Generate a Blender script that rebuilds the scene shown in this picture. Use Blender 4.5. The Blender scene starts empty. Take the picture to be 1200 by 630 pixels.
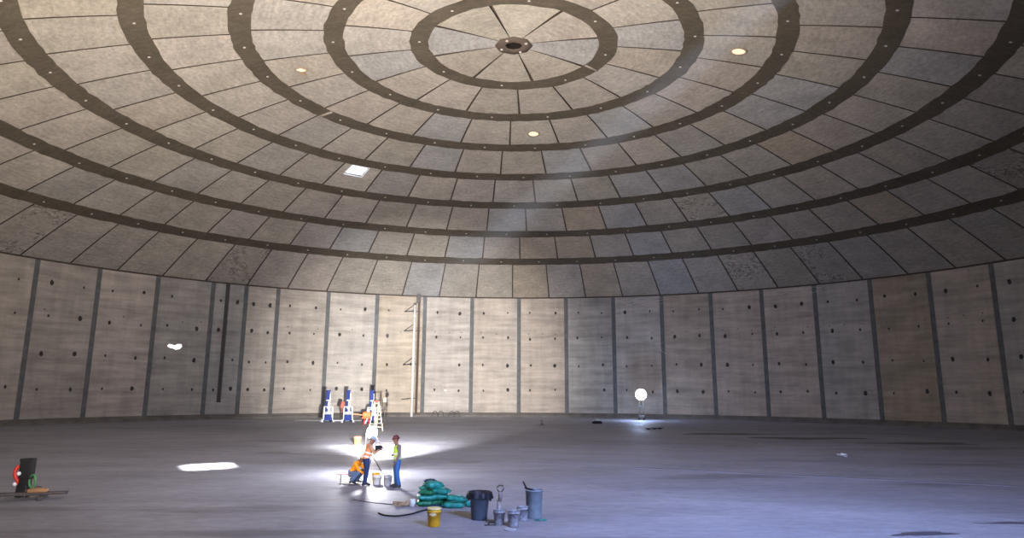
import bpy, bmesh, math, random
from mathutils import Vector, Matrix, Euler
PI = math.pi
S = bpy.context.scene
COL = S.collection
random.seed(7)

# ------------------------------------------------------------------ camera
R = 50.0                 # inner radius of the tank (m)
HW = 15.56               # wall height
RISE = 12.08             # rise of the dome
F_PX, CY, PITCH, YAW, ROLL = 867.65, -41.196, 0.2074, -0.0011, 0.0052
cam_d = bpy.data.cameras.new('camera')
cam = bpy.data.objects.new('camera', cam_d)
COL.objects.link(cam)
cam_d.sensor_width = 36
cam_d.lens = F_PX / 1200 * 36
cam_d.shift_y = CY / 1200
cam_d.clip_end = 500
cp, sp, cyw, syw = math.cos(PITCH), math.sin(PITCH), math.cos(YAW), math.sin(YAW)
right0, fwd0 = Vector((cyw, -syw, 0)), Vector((syw, cyw, 0))
fwd = cp * fwd0 + sp * Vector((0, 0, 1))
up0 = -sp * fwd0 + cp * Vector((0, 0, 1))
cr, sr = math.cos(ROLL), math.sin(ROLL)
rt, up = cr * right0 + sr * up0, -sr * right0 + cr * up0
M = Matrix((rt, up, -fwd)).transposed().to_4x4()
M.translation = Vector((0, -49.25, 3.435))
cam.matrix_world = M
S.camera = cam

# ------------------------------------------------------------------ light
S.view_settings.view_transform = 'Standard'
S.view_settings.look = 'None'
S.view_settings.gamma = 1
S.view_settings.use_curve_mapping = False
S.view_settings.exposure = 0.0
w = bpy.data.worlds.new('sky'); S.world = w; w.use_nodes = True
w.node_tree.nodes['Background'].inputs[0].default_value = (0.80, 0.88, 1.0, 1)
w.node_tree.nodes['Background'].inputs[1].default_value = 3.0

def lamp(kind, name, loc, energy, color=(1, 1, 1), aim=None, **kw):
    d = bpy.data.lights.new(name, kind); d.energy = energy; d.color = color
    for k, v in kw.items(): setattr(d, k, v)
    o = bpy.data.objects.new(name, d); COL.objects.link(o); o.location = loc
    if aim is not None:
        o.rotation_euler = (Vector(aim) - Vector(loc)).to_track_quat('-Z', 'Y').to_euler()
    return o
sun_dir = Vector((0.0425, -0.8224, -0.5672))
lamp('SUN', 'sun', (0, 0, 60), 60.0, (1.0, 0.97, 0.95), aim=Vector((0, 0, 60)) + sun_dir, angle=0.02)
# work lamp by the crew: the head throws light at the far wall and the dome
LAMP = Vector((-5.96, -16.61, 1.62))
lamp('POINT', 'work_lamp_light', LAMP + Vector((0, -0.3, 0.15)), 1500, (0.97, 0.97, 1.0), shadow_soft_size=0.22)
lamp('SPOT', 'work_lamp_beam', LAMP + Vector((0, 0.35, 0.1)), 230000, (1.0, 0.96, 0.94), aim=(-12, 48, 5.0), spot_size=0.76, spot_blend=1.0, shadow_soft_size=0.12)
lamp('SPOT', 'work_lamp_uplight', LAMP + Vector((0, 0, 0.45)), 38000, (1.0, 0.87, 0.73), aim=(-11, -10, 28.0), spot_size=2.6, spot_blend=0.8, shadow_soft_size=0.3)
# low flood lamp on the slab farther back
LOW = Vector((-8.75, -1.9, 0.75))
lamp('POINT', 'low_flood_light', LOW + Vector((0.1, -0.35, 0.1)), 1500, (1.0, 0.97, 0.92), shadow_soft_size=0.2)
# balloon lamp at the far wall
BALLOON = Vector((15.34, 40.86, 2.95))
lamp('POINT', 'balloon_lamp_light', BALLOON + Vector((-.6, -2.0, -0.8)), 900, (0.45, 0.62, 1.0), shadow_soft_size=0.3)
# unseen cool area light added behind the camera; no entrance is modelled
lamp('AREA', 'added_cool_fill', (9, -44.5, 11.0), 3500, (0.42, 0.54, 1.0), aim=(3, -8, 0), shape='RECTANGLE', size=7, size_y=4, spread=1.7)
lamp('SPOT', 'added_dome_uplight', (-6, -38, 2.0), 29000, (1.0, 0.87, 0.73), aim=(-15, -8, 26.0), spot_size=2.0, spot_blend=0.9, shadow_soft_size=0.5)  # unseen lamp added beside the camera to warm and brighten the dome

# lamp added to light the faint shaft; no roof opening is modelled there
SH_A, SH_B = Vector((15.14, -13.3, 25.2)), Vector((-20.4, 16.2, 0.0))
lamp('AREA', 'added_shaft_light', SH_A, 55, (0.62, 0.76, 1.0), aim=SH_B, shape='DISK', size=1.7, spread=0.045)

# ------------------------------------------------------------------ materials
def new_mat(name):
    m = bpy.data.materials.new(name); m.use_nodes = True
    nt = m.node_tree; b = nt.nodes['Principled BSDF']
    return m, nt, b
def plain(name, col, rough=0.6, metal=0.0, var=0.12, scale=6.0, emis=0.0):
    m, nt, b = new_mat(name)
    tc = nt.nodes.new('ShaderNodeTexCoord')
    n = nt.nodes.new('ShaderNodeTexNoise'); n.inputs['Scale'].default_value = scale; n.inputs['Detail'].default_value = 4
    nt.links.new(tc.outputs['Object'], n.inputs['Vector'])
    r = nt.nodes.new('ShaderNodeValToRGB')
    r.color_ramp.elements[0].position = 0.3; r.color_ramp.elements[1].position = 0.7
    r.color_ramp.elements[0].color = tuple(c * (1 - var) for c in col) + (1,)
    r.color_ramp.elements[1].color = tuple(min(1, c * (1 + var)) for c in col) + (1,)
    nt.links.new(n.outputs['Fac'], r.inputs['Fac'])
    nt.links.new(r.outputs['Color'], b.inputs['Base Color'])
    b.inputs['Roughness'].default_value = rough; b.inputs['Metallic'].default_value = metal
    if emis:
        b.inputs['Emission Color'].default_value = tuple(col) + (1,); b.inputs['Emission Strength'].default_value = emis
    return m
class NT:
    def __init__(s, nt): s.nt = nt
    def node(s, t, **kw):
        n = s.nt.nodes.new(t)
        for k, v in kw.items(): setattr(n, k, v)
        return n
    def link(s, a, b): s.nt.links.new(a, b)
    def noise(s, vec, scale, detail=5, rough=0.6, mapscale=None):
        if mapscale:
            mp = s.node('ShaderNodeMapping'); mp.inputs['Scale'].default_value = mapscale
            s.link(vec, mp.inputs['Vector']); vec = mp.outputs['Vector']
        n = s.node('ShaderNodeTexNoise'); n.inputs['Scale'].default_value = scale
        n.inputs['Detail'].default_value = detail; n.inputs['Roughness'].default_value = rough
        s.link(vec, n.inputs['Vector']); return n.outputs['Fac']
    def rng(s, v, a, b, c, d):
        n = s.node('ShaderNodeMapRange'); s.link(v, n.inputs['Value'])
        for i, x in enumerate((a, b, c, d)): n.inputs[i + 1].default_value = x
        return n.outputs['Result']
    def math(s, op, a, b):
        n = s.node('ShaderNodeMath', operation=op)
        for i, x in enumerate((a, b)):
            if isinstance(x, (int, float)): n.inputs[i].default_value = x
            else: s.link(x, n.inputs[i])
        return n.outputs[0]
    def mul(s, col, val):
        n = s.node('ShaderNodeMix', data_type='RGBA', blend_type='MULTIPLY'); n.inputs[0].default_value = 1
        if isinstance(col, tuple): n.inputs[6].default_value = col
        else: s.link(col, n.inputs[6])
        s.link(val, n.inputs[7]); return n.outputs[2]
    def mix(s, f, a, b):
        n = s.node('ShaderNodeMix', data_type='RGBA')
        s.link(f, n.inputs[0])
        for i, x in ((6, a), (7, b)):
            if isinstance(x, tuple): n.inputs[i].default_value = x
            else: s.link(x, n.inputs[i])
        return n.outputs[2]
def concrete(name, base, tint=True, rough=0.85, uvmap=True, kind='wall'):
    m, nt, b = new_mat(name); g = NT(nt)
    tc = g.node('ShaderNodeTexCoord')
    ob = tc.outputs['Object']; uv = tc.outputs['UV'] if uvmap else ob
    a = g.rng(g.noise(uv, 0.35, 6, 0.65), 0.3, 0.7, 0.80, 1.16)
    if kind == 'wall':
        st = g.rng(g.noise(uv, 1.0, 5, 0.7, (0.16, 1.5, 1)), 0.3, 0.7, 0.70, 1.24)      # horizontal pour bands
        dr = g.rng(g.noise(uv, 1.0, 4, 0.6, (1.3, 0.12, 1)), 0.35, 0.65, 0.92, 1.07)     # drips
        v = g.math('MULTIPLY', g.math('MULTIPLY', a, st), dr)
    else:
        st = g.rng(g.noise(uv, 1.0, 4, 0.7, (1.1, 3.5, 1)), 0.3, 0.7, 0.80, 1.18)
        fi = g.rng(g.noise(uv, 3.5, 3, 0.7), 0.3, 0.7, 0.80, 1.18)
        v = g.math('MULTIPLY', g.math('MULTIPLY', a, st), fi)
    c = g.mul(base + (1,), v)
    if tint:
        at = g.node('ShaderNodeAttribute', attribute_name='tint')
        n = g.node('ShaderNodeMix', data_type='RGBA', blend_type='MULTIPLY'); n.inputs[0].default_value = 1
        g.link(c, n.inputs[6]); g.link(at.outputs['Color'], n.inputs[7]); c = n.outputs[2]
        # dark scribbled stains, only on panels whose alpha marks them
        sc = g.math('ABSOLUTE', g.math('SUBTRACT', g.noise(uv, 0.9, 6, 0.7), 0.5), 0.0)
        msk = g.math('MULTIPLY', g.rng(sc, 0.010, 0.022, 1.0, 0.0), g.rng(g.noise(uv, 0.35, 3), 0.48, 0.54, 0.0, 0.9))
        inv = g.math('SUBTRACT', 1.0, at.outputs['Alpha'])
        mm = g.math('MULTIPLY', msk, inv)
        c = g.mix(mm, c, (0.05, 0.04, 0.035, 1))
    g.link(c, b.inputs['Base Color']); b.inputs['Roughness'].default_value = rough
    bp = g.node('ShaderNodeBump'); bp.inputs['Strength'].default_value = 0.25; bp.inputs['Distance'].default_value = 0.05
    g.link(g.noise(uv, 5.0, 4), bp.inputs['Height']); g.link(bp.outputs['Normal'], b.inputs['Normal'])
    return m
M_WALL = concrete('precast_wall_concrete', (0.46, 0.42, 0.372))
M_DOME = concrete('precast_roof_concrete', (0.425, 0.388, 0.335), kind='dome')
M_BAND = concrete('cast_in_place_ring_concrete', (0.100, 0.082, 0.058), tint=False, uvmap=False, kind='dome')
M_JOINT = plain('wall_joint_grout', (0.135, 0.14, 0.142), 0.9, var=0.2, scale=1.5)
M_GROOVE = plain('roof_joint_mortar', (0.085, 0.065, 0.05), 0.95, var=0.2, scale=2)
M_HOLE = plain('tie_hole_patch', (0.045, 0.04, 0.036), 0.9)
M_CURB = plain('footing_concrete', (0.16, 0.145, 0.13), 0.9, var=0.25, scale=0.8)
M_DARKSLOT = plain('dark_recess', (0.085, 0.08, 0.078), 0.95)

def floor_mat():
    m, nt, b = new_mat('trowelled_slab_concrete'); g = NT(nt)
    tc = g.node('ShaderNodeTexCoord'); ob = tc.outputs['Object']
    big = g.rng(g.noise(ob, 0.06, 5, 0.6, (0.7, 1.3, 1)), 0.3, 0.7, 0.78, 1.18)
    mid = g.rng(g.noise(ob, 0.35, 6, 0.7, (0.45, 1.3, 1)), 0.3, 0.7, 0.76, 1.20)
    fine = g.rng(g.noise(ob, 3.0, 4, 0.7, (0.6, 1.2, 1)), 0.3, 0.7, 0.80, 1.16)
    v = g.math('MULTIPLY', g.math('MULTIPLY', big, mid), fine)
    c = g.mul((0.32, 0.325, 0.395, 1), v)
    # damp dark patches
    damp = g.rng(g.noise(ob, 0.10, 6, 0.6, (0.5, 2.2, 1)), 0.60, 0.66, 0.0, 0.55)
    c = g.mix(damp, c, (0.11, 0.105, 0.12, 1))
    g.link(c, b.inputs['Base Color'])
    g.link(g.rng(g.noise(ob, 0.2, 5), 0.3, 0.7, 0.5, 0.75), b.inputs['Roughness'])
    bp = g.node('ShaderNodeBump'); bp.inputs['Strength'].default_value = 0.35; bp.inputs['Distance'].default_value = 0.06
    g.link(g.noise(ob, 1.1, 6, 0.7, (0.5, 1.5, 1)), bp.inputs['Height']); g.link(bp.outputs['Normal'], b.inputs['Normal'])
    return m
M_FLOOR = floor_mat()
M_SLABJOINT = plain('slab_joint_filler', (0.12, 0.12, 0.15), 0.8)

MT = {}
def mt(name, *a, **k):
    if name not in MT: MT[name] = plain(name, *a, **k)
    return MT[name]
STEEL = mt('galvanised_steel', (0.55, 0.56, 0.56), 0.4, 0.6)
DSTEEL = mt('dark_steel', (0.10, 0.09, 0.085), 0.55, 0.4)
BLUE = mt('blue_lift_paint', (0.003, 0.022, 0.17), 0.75)
WHITE = mt('white_paint', (0.78, 0.79, 0.80), 0.45, var=0.05)
GREYP = mt('grey_plastic', (0.075, 0.095, 0.125), 0.5)
GREYL = mt('mid_grey_plastic', (0.20, 0.24, 0.27), 0.5)
PAIL = mt('mortar_caked_pail', (0.30, 0.30, 0.33), 0.7, var=0.4, scale=14)
BLACK = mt('black_rubber', (0.008, 0.008, 0.010), 0.85)
YEL = mt('yellow_plastic', (0.80, 0.42, 0.015), 0.45, var=0.08)
GREEN = mt('teal_green_bag_film', (0.015, 0.24, 0.19), 0.4, var=0.5, scale=9)
GREEN2 = mt('dark_green_bag_film', (0.01, 0.15, 0.07), 0.4, var=0.5, scale=9)
SKIN = mt('brown_skin', (0.20, 0.10, 0.065), 0.6)
WOOD = mt('raw_lumber', (0.36, 0.25, 0.15), 0.75, var=0.25, scale=5)
RED = mt('red_plastic', (0.55, 0.03, 0.02), 0.45)
ORANGE = mt('orange_paint', (0.75, 0.16, 0.04), 0.5)
ORVEST = mt('orange_fabric', (0.95, 0.33, 0.01), 0.8)
LIME = mt('lime_safety_fabric', (0.45, 0.72, 0.06), 0.8)
SILVER = mt('reflective_tape', (0.75, 0.76, 0.72), 0.35)
DENIM = mt('blue_denim', (0.035, 0.12, 0.36), 0.85, var=0.2, scale=20)
NAVY = mt('navy_denim', (0.012, 0.03, 0.12), 0.85, var=0.2, scale=20)
GREYSH = mt('grey_jersey', (0.16, 0.13, 0.14), 0.85)
TAN = mt('tan_fabric', (0.42, 0.24, 0.15), 0.85)
MAROON = mt('maroon_plastic', (0.10, 0.02, 0.03), 0.4)
HATBLUE = mt('pale_blue_plastic', (0.30, 0.42, 0.60), 0.4)
BOOT = mt('dark_boot_leather', (0.03, 0.025, 0.03), 0.7)
def emit(name, col, s):
    m, nt, b = new_mat(name)
    b.inputs['Base Color'].default_value = tuple(col) + (1,)
    b.inputs['Emission Color'].default_value = tuple(col) + (1,); b.inputs['Emission Strength'].default_value = s
    return m
GLOW = emit('lit_lamp_glass', (1.0, 0.98, 0.96), 30)
GLOWB = emit('lit_balloon_fabric', (1.0, 0.93, 0.88), 8)
GLOWS = emit('pink_dot_glow', (1.0, 0.62, 0.58), 1.6)
GLOWV = emit('daylit_vent_cover', (1.0, 0.80, 0.55), 0.75)
GLOWD = emit('daylit_wall_opening', (0.95, 0.97, 1.0), 2.2)

# ------------------------------------------------------------------ mesh helpers
class MB:
    def __init__(s): s.bm = bmesh.new()
    def box(s, c, size, rot=None, mi=0, bevel=0.0):
        m = Matrix.Translation(c) @ (rot.to_matrix().to_4x4() if rot is not None else Matrix.Identity(4)) @ Matrix.Diagonal((*size, 1))
        r = bmesh.ops.create_cube(s.bm, size=1, matrix=m)
        vs = r['verts']; fs = {f for v in vs for f in v.link_faces}
        if bevel:
            es = list({e for v in vs for e in v.link_edges})
            rb = bmesh.ops.bevel(s.bm, geom=es, offset=bevel, segments=2, affect='EDGES', profile=0.5)
            fs = set(rb['faces']) | {f for f in fs if f.is_valid}
        for f in fs: f.material_index = mi
        return s
    def cyl(s, a, b, r1, r2=None, n=14, mi=0, cap=True):
        a, b = Vector(a), Vector(b); r2 = r1 if r2 is None else r2
        d = b - a
        m = Matrix.Translation((a + b) / 2) @ d.to_track_quat('Z', 'Y').to_matrix().to_4x4()
        r = bmesh.ops.create_cone(s.bm, cap_ends=cap, segments=n, radius1=r1, radius2=r2, depth=d.length, matrix=m)
        for f in {f for v in r['verts'] for f in v.link_faces}: f.material_index = mi; f.smooth = len(f.verts) == 4
        return s
    def sph(s, c, r, scale=(1, 1, 1), rot=None, mi=0, u=20, v=12):
        m = Matrix.Translation(c) @ (rot.to_matrix().to_4x4() if rot is not None else Matrix.Identity(4)) @ Matrix.Diagonal((*scale, 1))
        q = bmesh.ops.create_uvsphere(s.bm, u_segments=u, v_segments=v, radius=r, matrix=m)
        for f in {f for vv in q['verts'] for f in vv.link_faces}: f.material_index = mi; f.smooth = True
        return s
    def lathe(s, prof, n=28, c=(0, 0, 0), mi=0, close=False):
        rings = []
        for (r, z) in prof:
            if r < 1e-6: rings.append([s.bm.verts.new((c[0], c[1], c[2] + z))])
            else: rings.append([s.bm.verts.new((c[0] + r * math.cos(2 * PI * i / n), c[1] + r * math.sin(2 * PI * i / n), c[2] + z)) for i in range(n)])
        for A, B in zip(rings, rings[1:]):
            for i in range(n):
                j = (i + 1) % n
                if len(A) == 1 and len(B) == 1: continue
                if len(A) == 1: f = s.bm.faces.new((A[0], B[j], B[i]))
                elif len(B) == 1: f = s.bm.faces.new((A[i], A[j], B[0]))
                else: f = s.bm.faces.new((A[i], A[j], B[j], B[i]))
                f.material_index = mi; f.smooth = True
        return s
    def tube(s, pts, r, n=8, mi=0):
        pts = [Vector(p) for p in pts]; rings = []
        up_ = Vector((0.01, 0.02, 1))
        for i, p in enumerate(pts):
            d = (pts[min(i + 1, len(pts) - 1)] - pts[max(i - 1, 0)]).normalized()
            x = d.cross(up_); x = x.normalized() if x.length > 1e-3 else Vector((1, 0, 0)); y = d.cross(x)
            rr = r[i] if isinstance(r, (list, tuple)) else r
            rings.append([s.bm.verts.new(p + rr * (math.cos(2 * PI * k / n) * x + math.sin(2 * PI * k / n) * y)) for k in range(n)])
        for A, B in zip(rings, rings[1:]):
            for k in range(n):
                f = s.bm.faces.new((A[k], A[(k + 1) % n], B[(k + 1) % n], B[k])); f.smooth = True; f.material_index = mi
        for q in (rings[0][::-1], rings[-1]):
            f = s.bm.faces.new(q); f.material_index = mi
        return s
    def obj(s, name, mats, parent=None, loc=None):
        me = bpy.data.meshes.new(name)
        bmesh.ops.recalc_face_normals(s.bm, faces=s.bm.faces)
        s.bm.to_mesh(me); s.bm.free()
        for m in (mats if isinstance(mats, (list, tuple)) else [mats]): me.materials.append(m)
        o = bpy.data.objects.new(name, me); COL.objects.link(o)
        if parent: o.parent = parent
        if loc: o.location = loc
        return o
def tag(o, label, cat, group=None):
    o['label'] = label; o['category'] = cat
    if group: o['group'] = group
    return o
def thing(name, label, cat, loc=(0, 0, 0), rz=0.0, group=None):
    o = bpy.data.objects.new(name, None); o.empty_display_size = 0.2
    COL.objects.link(o); o.location = loc; o.rotation_euler = (0, 0, rz)
    return tag(o, label, cat, group)
def dup(root, loc, rz, label, group=None):
    r = root.copy(); COL.objects.link(r); r.location = loc; r.rotation_euler = (0, 0, rz); r['label'] = label
    if group: r['group'] = group
    for ch in list(root.children):
        c = ch.copy(); COL.objects.link(c); c.parent = r
        for gch in ch.children:
            d = gch.copy(); COL.objects.link(d); d.parent = c
    return r
def struct(o): o['kind'] = 'structure'; return o

# ------------------------------------------------------------------ the dome
RR = [0.0, 6.75, 12.56, 18.455, 24.36, 30.27, 36.405, 42.32, 50.0]
OFF = {1: .25, 2: .045, 3: -.018, 4: .142, 5: .083, 6: .045, 7: .022, 8: .0}
RS = (R * R + RISE * RISE) / (2 * RISE)
def dz(r): return HW + RISE - RS + math.sqrt(max(RS * RS - r * r, 0))
def P(r, a, d=0.0):          # point on the dome, d metres outside its inner face
    z = dz(r); zc = HW + RISE - RS
    k = (RS + d) / RS
    return Vector((r * k * math.sin(a), r * k * math.cos(a), zc + (z - zc) * k))
BLUEP = {(1, 5), (1, 1), (2, 12), (3, 22), (4, 29), (2, 4), (3, 2), (4, 5), (4, 0), (5, 2), (5, 3), (6, 2), (7, 3), (8, 4), (6, 5), (7, 51), (8, 61), (7, 54), (6, 47), (5, 10), (4, 6)}
SCRIB = {(8, 56), (8, 8), (7, 12), (6, 4), (8, 6), (8, 51)}
TANP = {(8, 0), (6, 1), (5, 6), (7, 9), (7, 0), (8, 2), (7, 1)}
HATCH_R, HATCH_A = 26.065, -0.634
HR0, HR1, HA = 25.15, 27.0, 0.0352
BW = 0.56                   # half width of a ring joint
bm = bmesh.new(); cl = bm.loops.layers.float_color.new('tint'); uvl = bm.loops.layers.uv.new('UVMap')
def dome_panel(k, idx, r0, r1, a0, a1, tint):
    n = 3 if k < 4 else 2
    rs = [r0 + (r1 - r0) * i / 4 for i in range(5)]
    as_ = [a0 + (a1 - a0) * i / n for i in range(n + 1)]
    hole = (k == 5 and a0 < HATCH_A < a1)
    if hole:
        rs = [r0, HR0, HR1, r1]; as_ = [a0, HATCH_A - HA, HATCH_A + HA, a1]
    u0 = random.uniform(0, 90); v0 = random.uniform(0, 90)
    rc = (r0 + r1) / 2; ac = (a0 + a1) / 2
    t = 0.16
    grid = [[(bm.verts.new(P(r, a, 0.0)), bm.verts.new(P(r, a, t))) for a in as_] for r in rs]
    fl = []; sides = []
    for i in range(len(rs) - 1):
        for j in range(len(as_) - 1):
            if hole and i == 1 and j == 1:
                # the sides of the hatch
                q = [grid[1][1], grid[1][2], grid[2][2], grid[2][1]]
                for x in range(4):
                    A, B = q[x], q[(x + 1) % 4]
                    f = bm.faces.new((A[0], B[0], B[1], A[1])); fl.append(f); sides.append(f)
                continue
            f = bm.faces.new((grid[i][j][0], grid[i][j + 1][0], grid[i + 1][j + 1][0], grid[i + 1][j][0])); fl.append(f)
    edge = [grid[0][j] for j in range(len(as_))] + [grid[i][-1] for i in range(1, len(rs))] + \
           [grid[-1][j] for j in range(len(as_) - 2, -1, -1)] + [grid[i][0] for i in range(len(rs) - 2, 0, -1)]
    for x in range(len(edge)):
        A, B = edge[x], edge[(x + 1) % len(edge)]
        if A is B: continue
        f = bm.faces.new((A[0], A[1], B[1], B[0])); fl.append(f); sides.append(f)
    ss = set(sides)
    for f in fl:
        f.material_index = 1 if f in ss else 0
        for lp in f.loops:
            lp[cl] = tint
            co = lp.vert.co; r = math.hypot(co.x, co.y); a = math.atan2(co.x, co.y)
            da = (a - ac + PI) % (2 * PI) - PI
            lp[uvl].uv = (u0 + da * r, v0 + (r - rc))
for k in range(1, 9):
    n = 8 * k; st = 2 * PI / n
    r0 = RR[k - 1] + (BW if k > 1 else 1.25); r1 = RR[k] - BW if k < 8 else R - 0.02
    for i in range(n):
        a0 = OFF[k] + st * i; a0 = (a0 + PI) % (2 * PI) - PI
        gap = 0.075
        v = random.gauss(1.0, 0.055)
        tint = [v * random.uniform(0.98, 1.02), v, v * random.uniform(0.97, 1.03), 1.0]
        if (k, i) in BLUEP: tint = [0.93, 1.0, 1.11, 1.0]
        elif (k, i) in TANP: tint = [1.05, 0.98, 0.88, 1.0]
        elif random.random() < 0.12: tint = [0.96 * v, 0.99 * v, 1.04 * v, 1.0]
        if (k, i) in SCRIB: tint[3] = 0.0
        j0, j1 = random.uniform(-.08, .08), random.uniform(-.08, .08)
        dome_panel(k, i, r0 + (j0 if k > 1 else 0), r1 + (j1 if k < 8 else 0), a0 + gap / ((r0 + r1) / 2), a0 + st - gap / ((r0 + r1) / 2), tint)
me = bpy.data.meshes.new('ceiling'); bm.to_mesh(me); bm.free()
me.materials.append(M_DOME); me.materials.append(M_GROOVE)
ceiling = struct(bpy.data.objects.new('ceiling', me)); COL.objects.link(ceiling)
ceiling['label'] = 'shallow concrete dome of precast panels in concentric rings'
# outer shell seen in the joints between the panels
bm = bmesh.new()
rs = sorted(set([1.1, 3, 5, 7, 9.5, 12, 15, 18.5, 22, HR0, HR1, 30, 34, 38, 42, 46, 50.6]))
as_ = sorted([i * 2 * PI / 96 - PI for i in range(96)] + [HATCH_A - HA, HATCH_A + HA])
as_ = [a for a in as_ if not (HATCH_A - HA + 1e-6 < a < HATCH_A + HA - 1e-6)]
gr = [[bm.verts.new(P(r, a, 0.15)) for a in as_] for r in rs]
for i in range(len(rs) - 1):
    for j in range(len(as_)):
        j2 = (j + 1) % len(as_)
        if abs(rs[i] - HR0) < 1e-6 and abs(as_[j] - (HATCH_A - HA)) < 1e-6: continue
        bm.faces.new((gr[i][j], gr[i][j2], gr[i + 1][j2], gr[i + 1][j]))
me = bpy.data.meshes.new('roof_deck'); bm.to_mesh(me); bm.free(); me.materials.append(M_GROOVE)
o = bpy.data.objects.new('roof_deck', me); COL.objects.link(o); o.parent = ceiling; o['label'] = 'dark deck seen in the joints between panels'
# dark ring joints between the rings of panels
for k in range(1, 8):
    mb = MB(); b = mb.bm
    n = 8 * k * 8 if k < 4 else 8 * k * 6
    rows = []
    for j in range(n):
        a = 2 * PI * j / n + OFF[k]
        ja, jb = random.uniform(-.07, .07), random.uniform(-.07, .07)
        ri, ro = RR[k] - BW - 0.10 + ja, RR[k] + BW + 0.10 + jb
        rows.append([b.verts.new(P(ri, a, 0.12)), b.verts.new(P(ri, a, -0.035)), b.verts.new(P(ro, a, -0.035)), b.verts.new(P(ro, a, 0.12))])
    for j in range(n):
        A, B = rows[j], rows[(j + 1) % n]
        for x in range(3): b.faces.new((A[x], B[x], B[x + 1], A[x + 1]))
    o = mb.obj('ring_joint', M_BAND, ceiling)
    mb = MB()                                          # pale embedded lifting points along the ring
    for j in range(8 * k):
        a = OFF[k] + 2 * PI * (j + 0.5) / (8 * k)
        p = P(RR[k] + random.uniform(-.1, .1), a, -0.04); q = P(RR[k], a, -0.07)
        mb.cyl(p, p + (q - P(RR[k], a, -0.04)), 0.09, n=8)
    mb.obj('lifting_anchor', mt('pale_anchor_plug', (0.62, 0.60, 0.56), 0.7), o)
# thin smear of pale concrete bridging the first ring
mb = MB(); b = mb.bm
for (k, a, wd) in ((1, 1.085, .09), (3, -1.02, .12)):
    q = [P(RR[k] - .62, a, -.05), P(RR[k] + .62, a - .01 * 3 / k, -.05)]
    mb.cyl(q[0], q[1], wd, n=6)
mb.obj('pale_strip', mt('pale_strip_concrete', (.40, .35, .30), .8), ceiling)
# centre hub: octagonal brown collar round a hole, closed by a hood above
zt = HW + RISE
mb = MB()
mb.lathe([(1.32, zt + .1), (1.36, zt - .09), (.66, zt - .12), (.60, zt - .04)], n=8)
for i in range(4):
    a = .5 + i * PI / 2
    mb.cyl((1.0 * math.sin(a), 1.0 * math.cos(a), zt - .02), (1.0 * math.sin(a), 1.0 * math.cos(a), zt - .16), .10, n=8, mi=1)
hub = mb.obj('centre_collar', [mt('brown_hub_concrete', (0.12, 0.09, 0.07), .8), mt('pale_anchor_plug', (0, 0, 0))], ceiling)
mb = MB(); mb.lathe([(.62, zt - .06), (.60, zt + .9)], n=24); mb.obj('throat', mt('shaded_throat', (.02, .014, .01), .95), ceiling)  # shade of the hole put into the colour, near-black inside
mb = MB(); mb.cyl((0, 0, zt + .85), (0, 0, zt + 1.0), .62, n=16)
mb.obj('hood', mt('rust_brown_hood', (0.11, 0.035, 0.01), .8), ceiling)
# hatch collar
mb = MB()
for (ra, rb, aa, ab) in ((HR0 - .06, HR0, -HA, HA), (HR1, HR1 + .06, -HA, HA), (HR0, HR1, -HA - .003, -HA), (HR0, HR1, HA, HA + .003)):
    q = [(ra, aa), (rb, aa), (rb, ab), (ra, ab)]
    lo = [mb.bm.verts.new(P(r, HATCH_A + a, -.05)) for r, a in q]; hi = [mb.bm.verts.new(P(r, HATCH_A + a, .2)) for r, a in q]
    mb.bm.faces.new(lo); mb.bm.faces.new(hi)
    for x in range(4): mb.bm.faces.new((lo[x], lo[(x + 1) % 4], hi[(x + 1) % 4], hi[x]))
struct(mb.obj('window_1', WHITE))['label'] = 'square open roof hatch letting in daylight'

# round translucent vent covers
def vent(a, label, cat='vent'):
    t = thing('roof_vent', label, 'vent', (0, 0, 0), 0, 'round vents in the third ring of the dome')
    c = P(15.7, a, 0); nrm = (P(15.7, a, -1) - c).normalized()
    t.location = c; t.rotation_euler = nrm.to_track_quat('Z', 'Y').to_euler()
    mb = MB(); mb.lathe([(.60, -.05), (.60, .05), (.47, .06), (.45, .0)], n=24); mb.obj('rim', mt('vent_rim', (.35, .29, .22), .7), t)
    mb = MB(); mb.lathe([(0, .045), (.3, .04), (.46, .02), (.46, -.02)], n=24); mb.obj('cover', GLOWV, t)
    return t
vent(1.668, 'round glowing vent cover in the dome right of the centre hub')
vent(0.119, 'round glowing vent cover in the dome below the centre hub, above the far wall')
v3 = thing('roof_vent', 'ragged torn vent cover in the dome left of the centre hub', 'vent', (0, 0, 0), 0, 'round vents in the third ring of the dome')
c = P(15.8, -1.454, 0); nrm = (P(15.8, -1.454, -1) - c).normalized(); v3.location = c; v3.rotation_euler = nrm.to_track_quat('Z', 'Y').to_euler()
mb = MB(); mb.lathe([(.5, -.05), (.5, .05), (.38, .06), (.36, .0), (0, .0)], n=16); mb.obj('rim', mt('vent_rim', (0, 0, 0)), v3)
mb = MB(); mb.box((-.1, .02, .08), (.62, .38, .05), Euler((0.1, .15, .3))); mb.obj('cover', GLOWV, v3)
mb = MB(); mb.box((.55, -.1, .05), (.55, .28, .04), Euler((0, -.1, .2))); mb.obj('torn_flap', WOOD, v3)

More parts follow.
